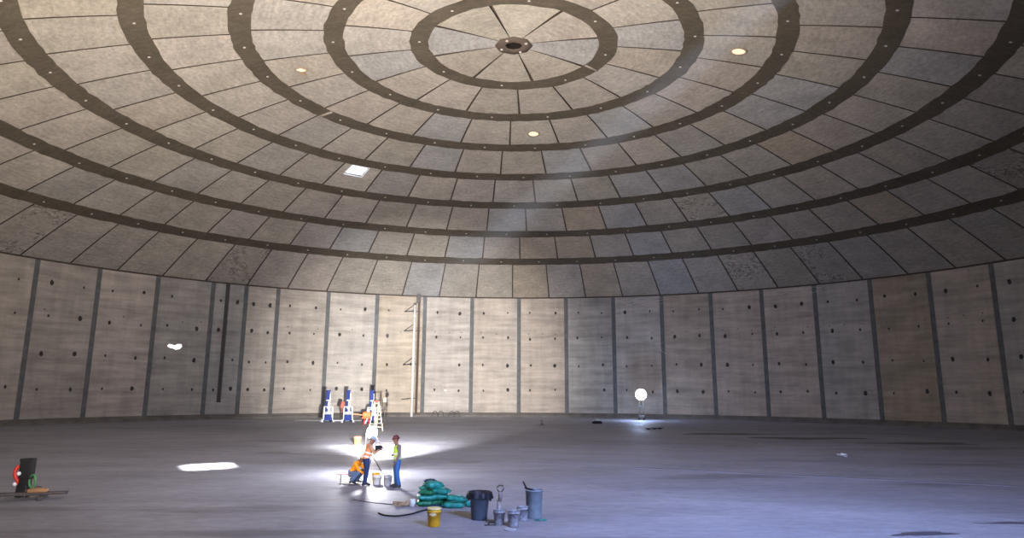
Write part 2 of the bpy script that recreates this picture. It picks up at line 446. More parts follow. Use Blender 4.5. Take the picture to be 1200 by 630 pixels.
# ------------------------------------------------------------------ the wall
ang = [.0177 + .12566 * (j - 9) for j in range(19)]
for j in range(4): ang[j] -= .03
ang = ang[:4] + [-.688] + ang[4:]
step = .1257
joints = list(ang)
a = joints[0]
left = []
while a - step > -PI: a -= step; left.insert(0, a)
a = joints[-1]; rightj = []
while a + step < PI + .02: a += step; rightj.append(a)
joints = left + joints + rightj
nl = len(left)
T = {}   # tint by panel index relative to the first measured joint (45 px)
tl = {-2: (1, .98, .95), -1: (1.0, .98, .95), 0: (.90, .89, .88), 1: (1.03, 1.0, .98), 2: (.84, .86, .87), 3: (.84, .88, .92), 4: (1.02, 1.01, .98), 5: (.93, .91, .88),
      6: (1.04, 1.05, 1.05), 7: (1.02, .96, .85), 8: (1.0, 1.0, 1.0), 9: (1.02, .98, .93), 10: (1.03, .97, .90), 11: (.88, .91, .93), 12: (1.0, 1.01, 1.02), 13: (.93, .86, .79),
      14: (1.02, .95, .90), 15: (1.08, 1.01, .97), 16: (.95, .97, 1.0), 17: (.83, .76, .64), 18: (1.0, .95, .90), 19: (.92, .94, .96)}
SLOT_A, SLOT_W = -.7320, .0050
side_of = lambda a: 'wall_left' if -2.3 < a < -.70 else 'wall_back' if -.70 <= a < .70 else 'wall_right' if .70 <= a < 2.3 else 'wall_front'
bms = {}
def getb(nm):
    if nm not in bms:
        b = bmesh.new(); bms[nm] = (b, b.loops.layers.float_color.new('tint'), b.loops.layers.uv.new('UVMap'))
    return bms[nm]
def W(a, r, z): return Vector((r * math.sin(a), r * math.cos(a), z))
GAP = .0042
for i in range(len(joints)):
    a0 = joints[i]; a1 = joints[(i + 1) % len(joints)]
    if a1 < a0: a1 += 2 * PI
    idx = i - nl
    tn = tl.get(idx)
    if tn is None:
        v = random.uniform(.86, 1.05); tn = (v, v * .98, v * .95)
    b, cl_, uv_ = getb(side_of((a0 + a1) / 2))
    u0, v0 = random.uniform(0, 200), random.uniform(0, 200)
    g = GAP * random.uniform(.85, 1.15)
    spans = [(a0 + g, a1 - g)]
    zt_ = HW - .10
    if idx == 3: spans = [(a0 + g, SLOT_A - SLOT_W), (SLOT_A + SLOT_W, a1 - g)]
    def slab(s0, s1, z0, z1):
        m = 3
        A = [s0 + (s1 - s0) * t / m for t in range(m + 1)]
        zs = [z0, (z0 + z1) / 2, z1]
        fl = []
        fr = [[b.verts.new(W(x, R, z)) for x in A] for z in zs]; bk = [[b.verts.new(W(x, R + .35, z)) for x in A] for z in zs]
        for y in range(2):
            for t in range(m):
                fl.append(b.faces.new((fr[y][t], fr[y][t + 1], fr[y + 1][t + 1], fr[y + 1][t])))
        for t in range(m):
            fl.append(b.faces.new((fr[-1][t], fr[-1][t + 1], bk[-1][t + 1], bk[-1][t])))
            fl.append(b.faces.new((fr[0][t + 1], fr[0][t], bk[0][t], bk[0][t + 1])))
        for y in range(2):
            fl.append(b.faces.new((fr[y][0], fr[y + 1][0], bk[y + 1][0], bk[y][0])))
            fl.append(b.faces.new((fr[y + 1][-1], fr[y][-1], bk[y][-1], bk[y + 1][-1])))
        for f in fl:
            for lp in f.loops:
                co = lp.vert.co
                lp[cl_] = (*tn, 1.0); lp[uv_].uv = (u0 + (math.atan2(co.x, co.y) - (a0 if a0 <= PI else a0 - 2 * PI)) % (2 * PI) * R, v0 + co.z)
    if idx == 3:
        slab(spans[0][0], spans[0][1], 1.85, zt_); slab(spans[1][0], spans[1][1], 1.85, zt_); slab(a0 + g, a1 - g, 0, 1.85)
    else: slab(a0 + g, a1 - g, 0, zt_)
    # tie holes and small stains on the panel face
    narrow = idx in (3, 4)
    for z in (13.4, 10.1, 6.55, 3.35):
        for q in (.25, .76):
            aa = a0 + (a1 - a0) * (q + random.uniform(-.02, .02)); zz = z + random.uniform(-.12, .12)
            if idx == 3 and abs(aa - SLOT_A) < .014: aa -= .02
            rad = random.choice((.13, .16, .19, .24))
            if random.random() < .06: continue
            nn = 7; cc = W(aa, R - .015, zz)
            tang = Vector((math.cos(aa), -math.sin(aa), 0))
            ring = [b.verts.new(cc + tang * (rad * .85 * random.uniform(.8, 1.15) * math.cos(2 * PI * k / nn)) + Vector((0, 0, rad * 1.15 * random.uniform(.8, 1.15) * math.sin(2 * PI * k / nn)))) for k in range(nn)]
            f = b.faces.new(ring); f.material_index = 1
            rim = [b.verts.new(W(aa, R + .02, zz) + (v.co - cc)) for v in ring]
            for k in range(nn):
                f = b.faces.new((ring[k], ring[(k + 1) % nn], rim[(k + 1) % nn], rim[k])); f.material_index = 1
        if z == 10.1 and not narrow:
            for q in (.22, .5, .80):
                if random.random() < .35: continue
                aa = a0 + (a1 - a0) * (q + random.uniform(-.03, .03)); zz = 10.75 + random.uniform(-.12, .12); rad = .07
                tang = Vector((math.cos(aa), -math.sin(aa), 0)); cc = W(aa, R - .015, zz)
                f = b.faces.new([b.verts.new(cc + tang * rad * math.cos(k * PI / 3) + Vector((0, 0, rad * math.sin(k * PI / 3)))) for k in range(6)]); f.material_index = 1
WALLS = {}
for nm, (b, _, _) in bms.items():
    me = bpy.data.meshes.new(nm); b.to_mesh(me); b.free(); me.materials.append(M_WALL); me.materials.append(M_HOLE)
    o = struct(bpy.data.objects.new(nm, me)); COL.objects.link(o); WALLS[nm] = o
# pale lime streaks across the heads of two panels
for pa, pb, zs in ((.292, .400, (15.15, 14.8, 14.55)), (.675, .790, (15.1, 14.75)), (.300, .390, (14.3,)), (.37, .40, (9.5,))):
    for z0 in zs:
        mb = MB(); mb.tube([W(pa + (pb - pa) * q / 14, R - .01, z0 + .10 * math.sin(q * 1.3 + z0 * 7) + .02 * q * (z0 - 14.9)) for q in range(15)], .030, n=5)
        mb.obj('lime_streak', mt('pale_lime_deposit', (.62, .58, .52), .9), WALLS['wall_back'])
# grout pilasters in the joints, one strip per joint, plus the backing ring
for a in joints:
    mb = MB()
    b = mb.bm; g = GAP * 1.35
    pr = [(a - g, R + .25), (a - g, R + .02), (a - g * .75, R - .03), (a + g * .75, R - .03), (a + g, R + .02), (a + g, R + .25)]
    lo = [b.verts.new(W(x, r, 0)) for x, r in pr]; hi = [b.verts.new(W(x, r, HW - .05)) for x, r in pr]
    for k in range(5): b.faces.new((lo[k], lo[k + 1], hi[k + 1], hi[k]))
    o = mb.obj('joint_strip', M_JOINT, WALLS[side_of(a if a < PI else a - 2 * PI)])
mb = MB(); b = mb.bm; n = 200
lo = [b.verts.new(W(2 * PI * i / n, R + .3, -.3)) for i in range(n)]; hi = [b.verts.new(W(2 * PI * i / n, R + .3, HW + .6)) for i in range(n)]
for i in range(n): b.faces.new((lo[i], lo[(i + 1) % n], hi[(i + 1) % n], hi[i]))
struct(mb.obj('trim_1', M_DARKSLOT))['label'] = 'dark backing behind the wall panels'
# footing curb, and the dark lip where the dome meets the wall
mb = MB(); mb.lathe([(R - .55, 0), (R - .55, .22), (R - .50, .26), (R - .16, .30), (R - .14, .52), (R + .1, .55)], n=160)
struct(mb.obj('baseboard_round', M_CURB))
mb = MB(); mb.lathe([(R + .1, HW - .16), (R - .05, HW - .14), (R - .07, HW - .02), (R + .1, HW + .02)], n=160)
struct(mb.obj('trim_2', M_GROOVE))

# ------------------------------------------------------------------ the floor
mb = MB(); mb.lathe([(0, 0), (10, 0), (20, 0), (30, 0), (40, 0), (R + .3, 0)], n=160)
floor = struct(mb.obj('floor', M_FLOOR))
def strip(p0, p1, wd, h=.012, name='slab_joint', mat=None):
    mb = MB(); d = Vector(p1) - Vector(p0); a = math.atan2(d.y, d.x)
    mb.box(((p0[0] + p1[0]) / 2, (p0[1] + p1[1]) / 2, h / 2 - .001), (d.length, wd, h), Euler((0, 0, a)))
    return mb.obj(name, mat or M_SLABJOINT, floor)
strip((0.5, -11.9), (24.5, -22.7), .13)
strip((0.58, -12.05), (24.58, -22.85), .10, .014, mat=mt('pale_slab_edge', (.26, .26, .33), .8))
strip((-31, -1.5), (0.5, -11.9), .03, .008)
# damp patches and spilled slurry, each with a ragged outline of its own
def puddle(x, y, rx, ry, mat, h=.006, name='damp_patch', rz=0):
    mb = MB(); b = mb.bm; n = 26; ph = [random.uniform(0, 6) for _ in range(3)]
    pts = []
    for i in range(n):
        t = 2 * PI * i / n; k = 1 + .18 * math.sin(3 * t + ph[0]) + .12 * math.sin(5 * t + ph[1]) + .07 * math.sin(9 * t + ph[2])
        px, py = rx * k * math.cos(t), ry * k * math.sin(t)
        pts.append((x + px * math.cos(rz) - py * math.sin(rz), y + px * math.sin(rz) + py * math.cos(rz)))
    t_ = [b.verts.new((px, py, h)) for px, py in pts]; l_ = [b.verts.new((px + (px - x) * .02, py + (py - y) * .02, -.002)) for px, py in pts]
    b.faces.new(t_)
    for i in range(n): b.faces.new((t_[i], l_[i], l_[(i + 1) % n], t_[(i + 1) % n]))
    return mb.obj(name, mat, floor)
WET = plain('damp_slab', (0.10, 0.10, 0.13), 0.35, var=.2, scale=2)
WETB = plain('damp_brown_slab', (0.10, 0.09, 0.095), 0.6, var=.2, scale=1)
puddle(-12.98, -7.08, .75, .55, WET); puddle(-2.22, -11.87, .8, .45, WET); puddle(-14.5, 4.5, 1.0, .6, WET)
puddle(17.5, 13.0, 3.6, 1.3, WETB); puddle(22, 8, 4.4, 1.2, WETB); puddle(28, 3, 3.5, 1.0, WETB)
puddle(10.2, -29.8, .8, .25, WET, rz=.2) ; puddle(-3.57, -22.43, .22, .10, WET); puddle(13.6, -28.2, .9, .18, WET)

# ------------------------------------------------------------------ standpipe at the far wall
az = -.262
def wp(a, r, z): return W(a, r, z)
t = thing('standpipe', 'tall pale vertical pipe bracketed to the far wall beside a dark channel', 'pipe', wp(az, 49.2, 0), -az)
mb = MB(); mb.cyl((0, 0, .02), (0, 0, 14.2), .17, n=18)
for z in (3.2, 6.5, 9.8, 12.8): mb.cyl((0, 0, z - .1), (0, 0, z + .1), .215, n=18)
mb.obj('riser', mt('white_pipe_coating', (.80, .78, .74), .5), t)
mb = MB(); mb.box((0, 0, 14.32), (.34, .34, .28), bevel=.04); mb.box((.5, .3, 15.1), (.5, .35, 1.1), bevel=.05); mb.obj('cap', DSTEEL, t)
mb = MB(); mb.box((.62, .62, 7.6), (.30, .22, 15.0)); mb.obj('channel', mt('rusty_channel_steel', (.11, .075, .05), .8, .2), t)
for z in (2.3, 6.6, 10.9, 13.4):
    mb = MB()
    mb.box((.35, .35, z), (.9, .10, .10), Euler((0, 0, .2))); mb.cyl((-.02, .0, z), (-1.35, -.1, z - .12), .055, n=8)
    mb.cyl((-1.35, -.1, z - .12), (-.05, 0, z + .85) if z > 6 else (-.4, 0, z - .08), .045, n=8)
    mb.obj('bracket', DSTEEL, t)
# wire hoops leaning on the wall base
hoop_lab = ['dark wire hoop at the far wall base, first one right of the standpipe', 'dark wire hoop at the far wall base, second one right of the standpipe',
            'dark wire hoop at the far wall base, third one right of the standpipe', 'dark wire hoop at the far wall base, farthest right of the four']
for a, lb in zip((-.2017, -.1863, -.1575, -.1443), hoop_lab):
    mb = MB(); mb.tube([(.36 * math.cos(x), 0, .72 * math.sin(x)) for x in [PI * k / 12 for k in range(13)]], .045)
    o = mb.obj('wire_hoop', DSTEEL); o.location = wp(a, 49.15, 0.0); o.rotation_euler = (0, 0, -a); tag(o, lb, 'hoop', 'wire hoops at the far wall')
# daylight breach high on the left wall and an added pink glowing dot on the far wall
q = Vector((-37.32, 33.27, 7.89)); aa = math.atan2(q.x, q.y)
mb = MB(); b = mb.bm
pts = [(-.75, .05), (-.55, .26), (-.2, .18), (.05, .12), (.35, .28), (.72, .30), (.85, .05), (.6, -.22), (.2, -.30), (-.1, -.18), (-.45, -.12)]
f0 = [b.verts.new((x, -.06, z)) for x, z in pts]; f1 = [b.verts.new((x, .12, z)) for x, z in pts]; b.faces.new(f0)
for i in range(len(pts)): b.faces.new((f0[i], f0[(i + 1) % len(pts)], f1[(i + 1) % len(pts)], f1[i]))
o = mb.obj('window_2', GLOWD); o.location = W(aa, R, 7.89); o.rotation_euler = (0, 0, -aa); struct(o); o['label'] = 'small ragged breach in the left wall showing daylight'
t = thing('wall_glow_dot', 'tiny added pinkish dot glowing low on the far wall, right of the standpipe', 'lamp', (W(-.1745, R - .01, 3.32)), .1745)
mb = MB(); mb.lathe([(.20, 0), (.22, .06), (.16, .10), (.15, .04)], n=16); o = mb.obj('housing', DSTEEL, t); o.rotation_euler = (PI / 2, 0, 0)  # rim ring added round the glowing dot
mb = MB(); mb.sph((0, -.08, 0), .17, (1, .6, 1)); mb.obj('glow_cap', GLOWS, t)  # emissive dot for a pink speck; no lamp known there

# ------------------------------------------------------------------ mast lifts
def lift(loc, rz, label, extra):
    t = thing('mast_lift', label, 'lift', loc, rz, 'mast lifts near the far wall')
    mb = MB()
    mb.box((0, 0, .30), (.95, 1.1, .30), bevel=.04); mb.box((0, -.1, .62), (.62, .7, .38), bevel=.04)
    mb.obj('chassis', BLUE, t)
    for sx in (-1, 1):
        for sy in (-1, 1):
            mb = MB(); mb.cyl((sx * .42, sy * .5, .30), (sx * .58, sy * .66, .10), .05); mb.cyl((sx * .58, sy * .66, .0), (sx * .58, sy * .66, .05), .12); mb.cyl((sx * .58, sy * .66, .02), (sx * .58, sy * .66, .22), .035)
            mb.obj('outrigger', WHITE, t)
    for sx in (-1, 1):
        mb = MB(); mb.cyl((sx * .36, .42, .0), (sx * .36, .42, .0) if 0 else (sx * .44, .42, .16), .16, n=16); mb.obj('wheel', BLACK, t)
    mb = MB(); mb.box((-.05, .18, 1.85), (.38, .26, 2.9), bevel=.02); mb.box((.17, .16, 1.75), (.06, .24, 2.4), mi=1); mb.box((0, .14, 3.25), (.40, .36, .12), mi=0)
    mb.cyl((.02, -.0, .8), (.02, .0, 2.3), .05, mi=1); mb.box((.0, .12, 2.25), (.44, .2, .08), mi=1)
    mb.obj('mast', [BLUE, WHITE], t)
    mb = MB()     # platform cage
    for sx in (-1, 1):
        for y in (-.62, -.02):
            mb.cyl((sx * .46, y, .20), (sx * .42, y, 1.60), .055)
        for z in (1.0, 1.58): mb.cyl((sx * .42, -.62, z), (sx * .42, -.02, z), .04)
    for z in (1.0, 1.58): mb.cyl((-.42, -.62, z), (.42, -.62, z), .05)
    for z in (1.0, 1.58): mb.cyl((-.42, -.02, z), (.42, -.02, z), .04)
    mb.box((0, -.32, .84), (.9, .68, .06)); mb.box((0, -.60, 1.50), (.34, .06, .20))
    mb.obj('platform_cage', WHITE, t)
    mb = MB(); mb.box((0, -.45, .58), (.60, .24, .42), bevel=.05); mb.obj('battery_box', BLUE, t)
    if extra:
        mb = MB(); mb.box((-.6, .1, 1.75), (.42, .30, .75), Euler((0, .2, 0)), bevel=.05); mb.cyl((-.62, .1, 1.3), (-.50, .1, .9), .06); mb.obj('tool_box', mt('rust_orange_case', (.32, .07, .03), .6), t)
    return t
lift((-19.6, 31.8, 0), .35, 'blue and white mast lift farthest left near the wall', False)
lift((-17.5, 32.0, 0), .25, 'white mast lift with a rust-orange case hung on its left side', True)
lift((-14.4, 28.9, 0), .2, 'mast lift with blue mast top standing behind the white stepladder', False)
mb = MB()
for i in range(3): mb.cyl((-23.5, 33.2 + i * .25, .06 + .0 * i), (-15.6, 33.9 + i * .25, .06), .06, n=10)
tag(mb.obj('conduit_bundle', STEEL), 'bundle of pipes lying on the floor behind the mast lifts', 'pipes')

# orange compressor cart and ladder
t = thing('tow_cart', 'orange wheeled cart with a tow bar pointing left, before the third mast lift', 'cart', (-14.3, 26.0, 0), 0)
mb = MB(); mb.box((0, 0, .95), (.85, .7, .55), bevel=.12); mb.box((0, 0, .62), (.95, .6, .08)); mb.obj('body', ORANGE, t)
mb = MB(); mb.cyl((-.4, 0, .92), (-1.35, -.1, 1.02), .05); mb.cyl((-1.35, -.3, 1.02), (-1.35, .1, 1.02), .04); mb.obj('tow_bar', mt('pale_orange_paint', (.8, .38, .2), .5), t)
for sx in (-1, 1):
    mb = MB(); mb.cyl((sx * .22, -.2, .60), (sx * .26, -.22, .0), .055); mb.obj('leg', RED, t)
    mb = MB(); mb.cyl((sx * .36, .32, .24), (sx * .46, .32, .24), .24, n=20); mb.obj('wheel', BLACK, t)
mb = MB(); mb.cyl((.1, 0, 1.2), (.1, 0, 1.5), .16, n=14); mb.obj('filter_housing', WHITE, t)
t = thing('stepladder', 'tall pale yellow stepladder standing open behind the work lamp', 'ladder', (-11.6, 15.9, 0), .5)
CREAM = mt('pale_yellow_fibreglass', (.78, .66, .40), .5)
for sy, nm in ((-1, 'front_frame'), (1, 'rear_frame')):
    mb = MB()
    for sx in (-1, 1): mb.box((sx * .26, sy * .42, 1.2), (.07, .035, 2.52), Euler((sy * .34, sx * -.06, 0)), bevel=.005)
    if sy < 0:
        for k in range(7): 
            z = .3 + k * .32; mb.box((0, -.84 + z * .355, z), (.6 - z * .07, .10, .035))
    else:
        for k in range(2):
            z = .5 + k * .8; mb.box((0, .84 - z * .355, z), (.58 - z * .07, .03, .04))
    mb.obj(nm, CREAM, t)
mb = MB(); mb.box((0, 0, 2.40), (.5, .30, .06), bevel=.01); mb.obj('top_cap', RED, t)
mb = MB(); mb.cyl((.2, 0, 2.45), (.2, 0, 2.62), .10); mb.obj('paint_can', WHITE, t) if 0 else mb.bm.free()
t = thing('lamp_stand', 'thin tripod stand with an unlit lamp head near the standpipe', 'lamp', (-12.4, 24.9, 0), 0)
mb = MB(); mb.cyl((0, 0, .3), (0, 0, 2.2), .035, n=8)
mb.cyl((0, 0, 1.45), (0, 0, 1.75), .085, n=8); mb.obj('pole', DSTEEL, t)
for k in range(3):
    mb = MB(); a = k * 2 * PI / 3 + .4; mb.cyl((0, 0, .6), (.42 * math.cos(a), .42 * math.sin(a), .02), .028, n=8); mb.obj('leg', DSTEEL, t)
mb = MB(); mb.box((0, 0, 2.38), (.26, .22, .38), bevel=.04); mb.obj('lamp_head', mt('cream_lamp_head', (.75, .68, .5), .5), t)

# balloon lamp by the far wall
t = thing('balloon_lamp', 'round lit balloon work lamp on a stand at the far wall, right side', 'lamp', (BALLOON.x, BALLOON.y, 0), 0)
mb = MB(); mb.sph((0, 0, BALLOON.z), .66, (1, 1, 1), u=28, v=16); mb.obj('balloon', GLOWB, t)
for sx in (-1, 1):
    mb = MB(); mb.cyl((sx * .28, 0, .15), (sx * .24, 0, 2.4), .05, n=10); mb.obj('post', DSTEEL, t)
    mb = MB(); mb.cyl((sx * .28 - .05, -.0, .17), (sx * .28 + .05, 0, .17), .17, n=16); mb.obj('wheel', BLACK, t)
mb = MB(); mb.box((0, 0, .42), (.72, .5, .34), bevel=.05); mb.obj('base_box', DSTEEL, t)
for z in (1.6, 2.3): mb = MB(); mb.box((0, 0, z), (.56, .06, .08)); mb.obj('crossbar', DSTEEL, t)

# bits lying by the far wall, right
t = thing('floor_scrubber', 'small dark machine with white top on the slab near the far wall', 'machine', (8.99, 31.1, 0), .1)
mb = MB(); mb.lathe([(.0, .0), (.52, .02), (.55, .14), (.42, .24), (0, .28)], n=20); mb.obj('disc_housing', BLACK, t)
mb = MB(); mb.box((.1, 0, .36), (.30, .26, .20), bevel=.04); mb.obj('motor', WHITE, t)
mb = MB(); mb.cyl((-.2, 0, .25), (-.52, -.1, .78), .03); mb.cyl((-.52, -.3, .78), (-.52, .1, .78), .03); mb.obj('handle', DSTEEL, t)
t = thing('hand_pump', 'little dark pump with upright handle on the slab near the far wall centre', 'pump', (2.98, 26.6, 0), 0)
mb = MB(); mb.lathe([(0, 0), (.24, .0), (.22, .10), (.13, .13), (.10, .22), (0, .24)], n=14); mb.obj('pump_body', DSTEEL, t)
mb = MB(); mb.cyl((0, 0, .2), (0, 0, .48), .03); mb.cyl((-.09, 0, .48), (.09, 0, .48), .03); mb.obj('handle', DSTEEL, t)
mb = MB(); mb.box((0, 0, .10), (2.1, .34, .06)); mb.box((.0, .0, .03), (.1, .3, .08)); mb.box((.8, .0, .03), (.1, .3, .08)); mb.box((-.9, .0, .03), (.1, .3, .08))
o = mb.obj('plank', mt('dark_plank', (.035, .035, .05), .7)); o.location = (12.9, 19.9, 0); o.rotation_euler = (0, 0, .75); tag(o, 'dark plank lying on the blue-lit slab in front of the balloon lamp', 'plank')
mb = MB(); b = mb.bm
for k in range(6):
    a = k * 1.1; mb.box((.12 * math.cos(a), .10 * math.sin(a), .045 + .02 * k), (.26, .18, .05), Euler((.3 * math.sin(a), .25 * math.cos(a), a)))
o = mb.obj('crumpled_paper', WHITE); o.location = (17.75, -7.88, 0); tag(o, 'crumpled white paper lying alone on the slab at right', 'paper')

# ------------------------------------------------------------------ work lamp in the middle of the crew
t = thing('work_lamp', 'blazing white work lamp on a tripod behind the crew', 'lamp', (LAMP.x, LAMP.y, 0), 0)
mb = MB(); mb.cyl((0, 0, .35), (0, 0, 1.40), .03); mb.obj('pole', mt('purple_stand_pole', (.20, .12, .26), .5), t)
for k in range(3):
    mb = MB(); a = k * 2 * PI / 3 + .5; mb.cyl((0, 0, .75), (.48 * math.cos(a), .48 * math.sin(a), .02), .022, n=8); mb.obj('leg', DSTEEL, t)
mb = MB(); mb.sph((0, 0, 1.62), .235, (1, 1, 1.15)); mb.obj('lamp_globe', GLOW, t)
mb = MB(); mb.cyl((0, 0, 1.30), (0, 0, 1.40), .10, .12); mb.obj('lamp_base', DSTEEL, t)

t = thing('flood_lamp', 'second lit flood lamp standing low on the slab behind the tripod lamp', 'lamp', (LOW.x, LOW.y, 0), 0)
mb = MB(); mb.sph((0, 0, LOW.z), .20, (1.2, .8, 1.1)); mb.obj('lamp_globe', GLOW, t)
for sx in (-1, 1):
    mb = MB(); mb.tube([(sx * .28, -.2, .02), (sx * .28, .2, .02), (sx * .27, 0, .06), (sx * .26, 0, .75)], .02, n=6); mb.obj('frame', DSTEEL, t)
mb = MB(); mb.cyl((-.26, 0, .48), (.26, 0, .48), .02); mb.obj('crossbar', DSTEEL, t)
# ------------------------------------------------------------------ pails and cans
def pail(loc, rz, label, mat, h=.37, r0=.13, r1=.15, group='pails on the slab', fill=None, lid=False, name='bucket', handle=True):
    t = thing(name, label, 'bucket', loc, rz, group)
    mb = MB()
    prof = [(0, 0), (r0 * .96, 0), (r0, .012), (r0 + (r1 - r0) * .82, h * .80), (r1 * 1.06, h * .80), (r1 * 1.06, h * .84), (r1, h * .85), (r1, h * .96), (r1 * 1.07, h * .97), (r1 * 1.07, h), (r1 * .96, h), (r1 * .93, h * .9)]
    if lid: prof = prof[:-2] + [(r1 * .9, h + .012), (0, h + .008)]
    else: prof += [(r0 * .94, .03), (0, .03)]
    mb.lathe(prof, n=26); mb.obj('shell', mat, t)
    if fill: mb = MB(); mb.lathe([(0, h * .82), (r1 * .90, h * .80), (r1 * .9, h * .7)], n=20); mb.obj('contents', fill, t)
    if handle:
        mb = MB(); mb.tube([(r1 * 1.08 * math.cos(x), -.015 - r1 * 1.0 * math.sin(x) * .55, h * .86 - r1 * .95 * math.sin(x)) for x in [PI * k / 14 for k in range(15)]], .006, n=6); mb.obj('bail', DSTEEL, t)
    return t
MORT = mt('wet_mortar', (.12, .115, .12), .7)
y = pail((-1.99, -29.12, 0), .3, 'bright yellow lidded bucket standing in front of the green bags', YEL, h=.44, r0=.155, r1=.175, lid=True)
mb = MB(); mb.lathe([(0, .46), (.17, .458), (.185, .45), (.19, .42)], n=26); mb.obj('lid', mt('pale_yellow_lid', (.85, .72, .35), .5), y)
mb = MB()
pts = [(.1655 * math.sin(x), -.1655 * math.cos(x)) for x in [-.55 + .1 * k for k in range(12)]]
for i in range(11):
    b = mb.bm; x0, y0 = pts[i]; x1, y1 = pts[i + 1]; s0 = math.sin(PI * i / 11) * .035 + .01; s1 = math.sin(PI * (i + 1) / 11) * .035 + .01; k = 1.05
    b.faces.new([b.verts.new((x0 * k, y0 * k, .31 - s0)), b.verts.new((x1 * k, y1 * k, .31 - s1)), b.verts.new((x1 * k, y1 * k, .31 + s1)), b.verts.new((x0 * k, y0 * k, .31 + s0))])
mb.obj('oval_sticker', mt('cream_sticker', (.85, .68, .35), .6), y).rotation_euler = (0, 0, -.4)
pail((-0.32, -28.72, 0), .2, 'mortar-caked pail with the mixer drill standing in it', PAIL, fill=MORT, lid=False, h=.36)
pail((0.06, -29.08, 0), 1.2, 'mortar-caked pail nearest the camera, right of the mixer pail', PAIL, h=.40, r0=.14, r1=.16, fill=MORT)
pail((0.30, -28.16, 0), -.4, 'mortar-caked pail against the left side of the grey drum', PAIL, h=.36, fill=MORT)
TRANS = mt('milky_white_plastic', (.75, .76, .74), .4, var=.04)
pail((-5.08, -20.22, 0), 0, 'yellow pail right of the dark-trousered worker, beside white pails', YEL, h=.36)
pail((-4.96, -20.66, 0), .5, 'milky white pail between the yellow pail and the taller white one', TRANS, h=.31)
pail((-4.58, -20.62, 0), .5, 'milky white pail in the lamp light, middle of the floor between the two workers', TRANS, h=.34)
pail((-4.50, -21.10, 0), .9, 'grey-stained pail at the feet of the lime-vested person', mt('stained_pail', (.45, .45, .46), .6, var=.4, scale=12), h=.37)
pail((-9.68, -1.06, 0), .0, 'orange pail on the slab left of the work lamp', ORANGE, h=.50, r0=.2, r1=.23)
# wire frame and hose behind the lamp
t = thing('cable_reel_frame', 'bent wire reel frame on the slab right of the work lamp', 'reel', (-8.95, .51, 0), 0)
mb = MB()
for y in (-.2, .2):
    mb.tube([(-.35, y, .02), (-.02, y, .62), (.02, y, .62), (.36, y, .02)], .02, n=6)
mb.cyl((0, -.22, .6), (0, .22, .6), .02); mb.obj('frame', DSTEEL, t)
mb = MB(); mb.tube([(.16 * math.cos(x), -.15 + x * .012, .28 + .16 * math.sin(x)) for x in [k * .5 for k in range(50)]], .02, n=6); mb.obj('hose_coil', mt('grey_hose', (.3, .3, .32), .6), t)
mb = MB(); mb.tube([(.5 + .1 * k, .1 * math.sin(k * 1.2), .035) for k in range(9)], .03, n=6); mb.obj('hose_end', DSTEEL, t)
# trash can with drooping liner
t = thing('trash_can', 'dark blue-grey plastic trash can with a black liner folded over its rim', 'trash can', (-.87, -28.05, 0), 0)
mb = MB(); mb.lathe([(0, 0), (.205, 0), (.215, .02), (.26, .60), (.285, .61), (.285, .66), (.26, .66), (.25, .58), (.2, .04), (0, .04)], n=32)
mb.obj('can_body', GREYP, t)
mb = MB(); b = mb.bm; n = 48; rows = []
for (r_, z_, wv) in ((.22, .50, 0), (.255, .68, .0), (.30, .725, .004), (.33, .70, .012), (.335, .60, .02), (.345, .50, .03)):
    rows.append([b.verts.new(((r_ + wv * math.sin(9 * t_) + wv * .5 * math.sin(17 * t_)) * math.cos(t_), (r_ + wv * math.sin(9 * t_)) * math.sin(t_), z_ + (.07 * (abs(math.sin(t_ + PI)) if math.sin(t_) < 0 else .5) if z_ < .62 and r_ > .3 else 0))) for t_ in [2 * PI * i / n for i in range(n)]])
for A, B in zip(rows, rows[1:]):
    for i in range(n): f = b.faces.new((A[i], A[(i + 1) % n], B[(i + 1) % n], B[i])); f.smooth = True
mb.obj('liner', mt('black_liner_film', (.012, .014, .024), .55), t)
for sx in (-1, 1):
    mb = MB(); mb.tube([(sx * .26, -.07, .5), (sx * .32, -.07, .49), (sx * .32, .07, .49), (sx * .26, .07, .5)], .015, n=6); mb.obj('handle', GREYP, t)
# grey drum with a paddle resting in it
t = thing('drum', 'tall mid-grey mixing drum behind the small pails', 'drum', (.62, -27.76, 0), 0)
mb = MB(); mb.lathe([(0, 0), (.205, 0), (.21, .015), (.235, .70), (.25, .705), (.25, .745), (.225, .745), (.215, .66), (.195, .04), (0, .04)], n=30)
mb.obj('shell', GREYL, t)
mb = MB(); mb.lathe([(0, .60), (.21, .60), (.212, .55)], n=24); mb.obj('contents', mt('murky_water', (.14, .17, .18), .2), t)
mb = MB(); mb.tube([(.12, .0, .68), (-.05, -.02, .735), (-.21, -.05, .775), (-.30, -.08, .96)], [.018, .022, .028, .02], n=8)
mb.box((-.15, -.03, .765), (.22, .06, .03), Euler((0, .18, .15)))
o = mb.obj('stirring_paddle', BLACK); o.location = (.62, -27.76, 0); tag(o, 'black bent paddle resting across the rim of the grey drum', 'paddle')
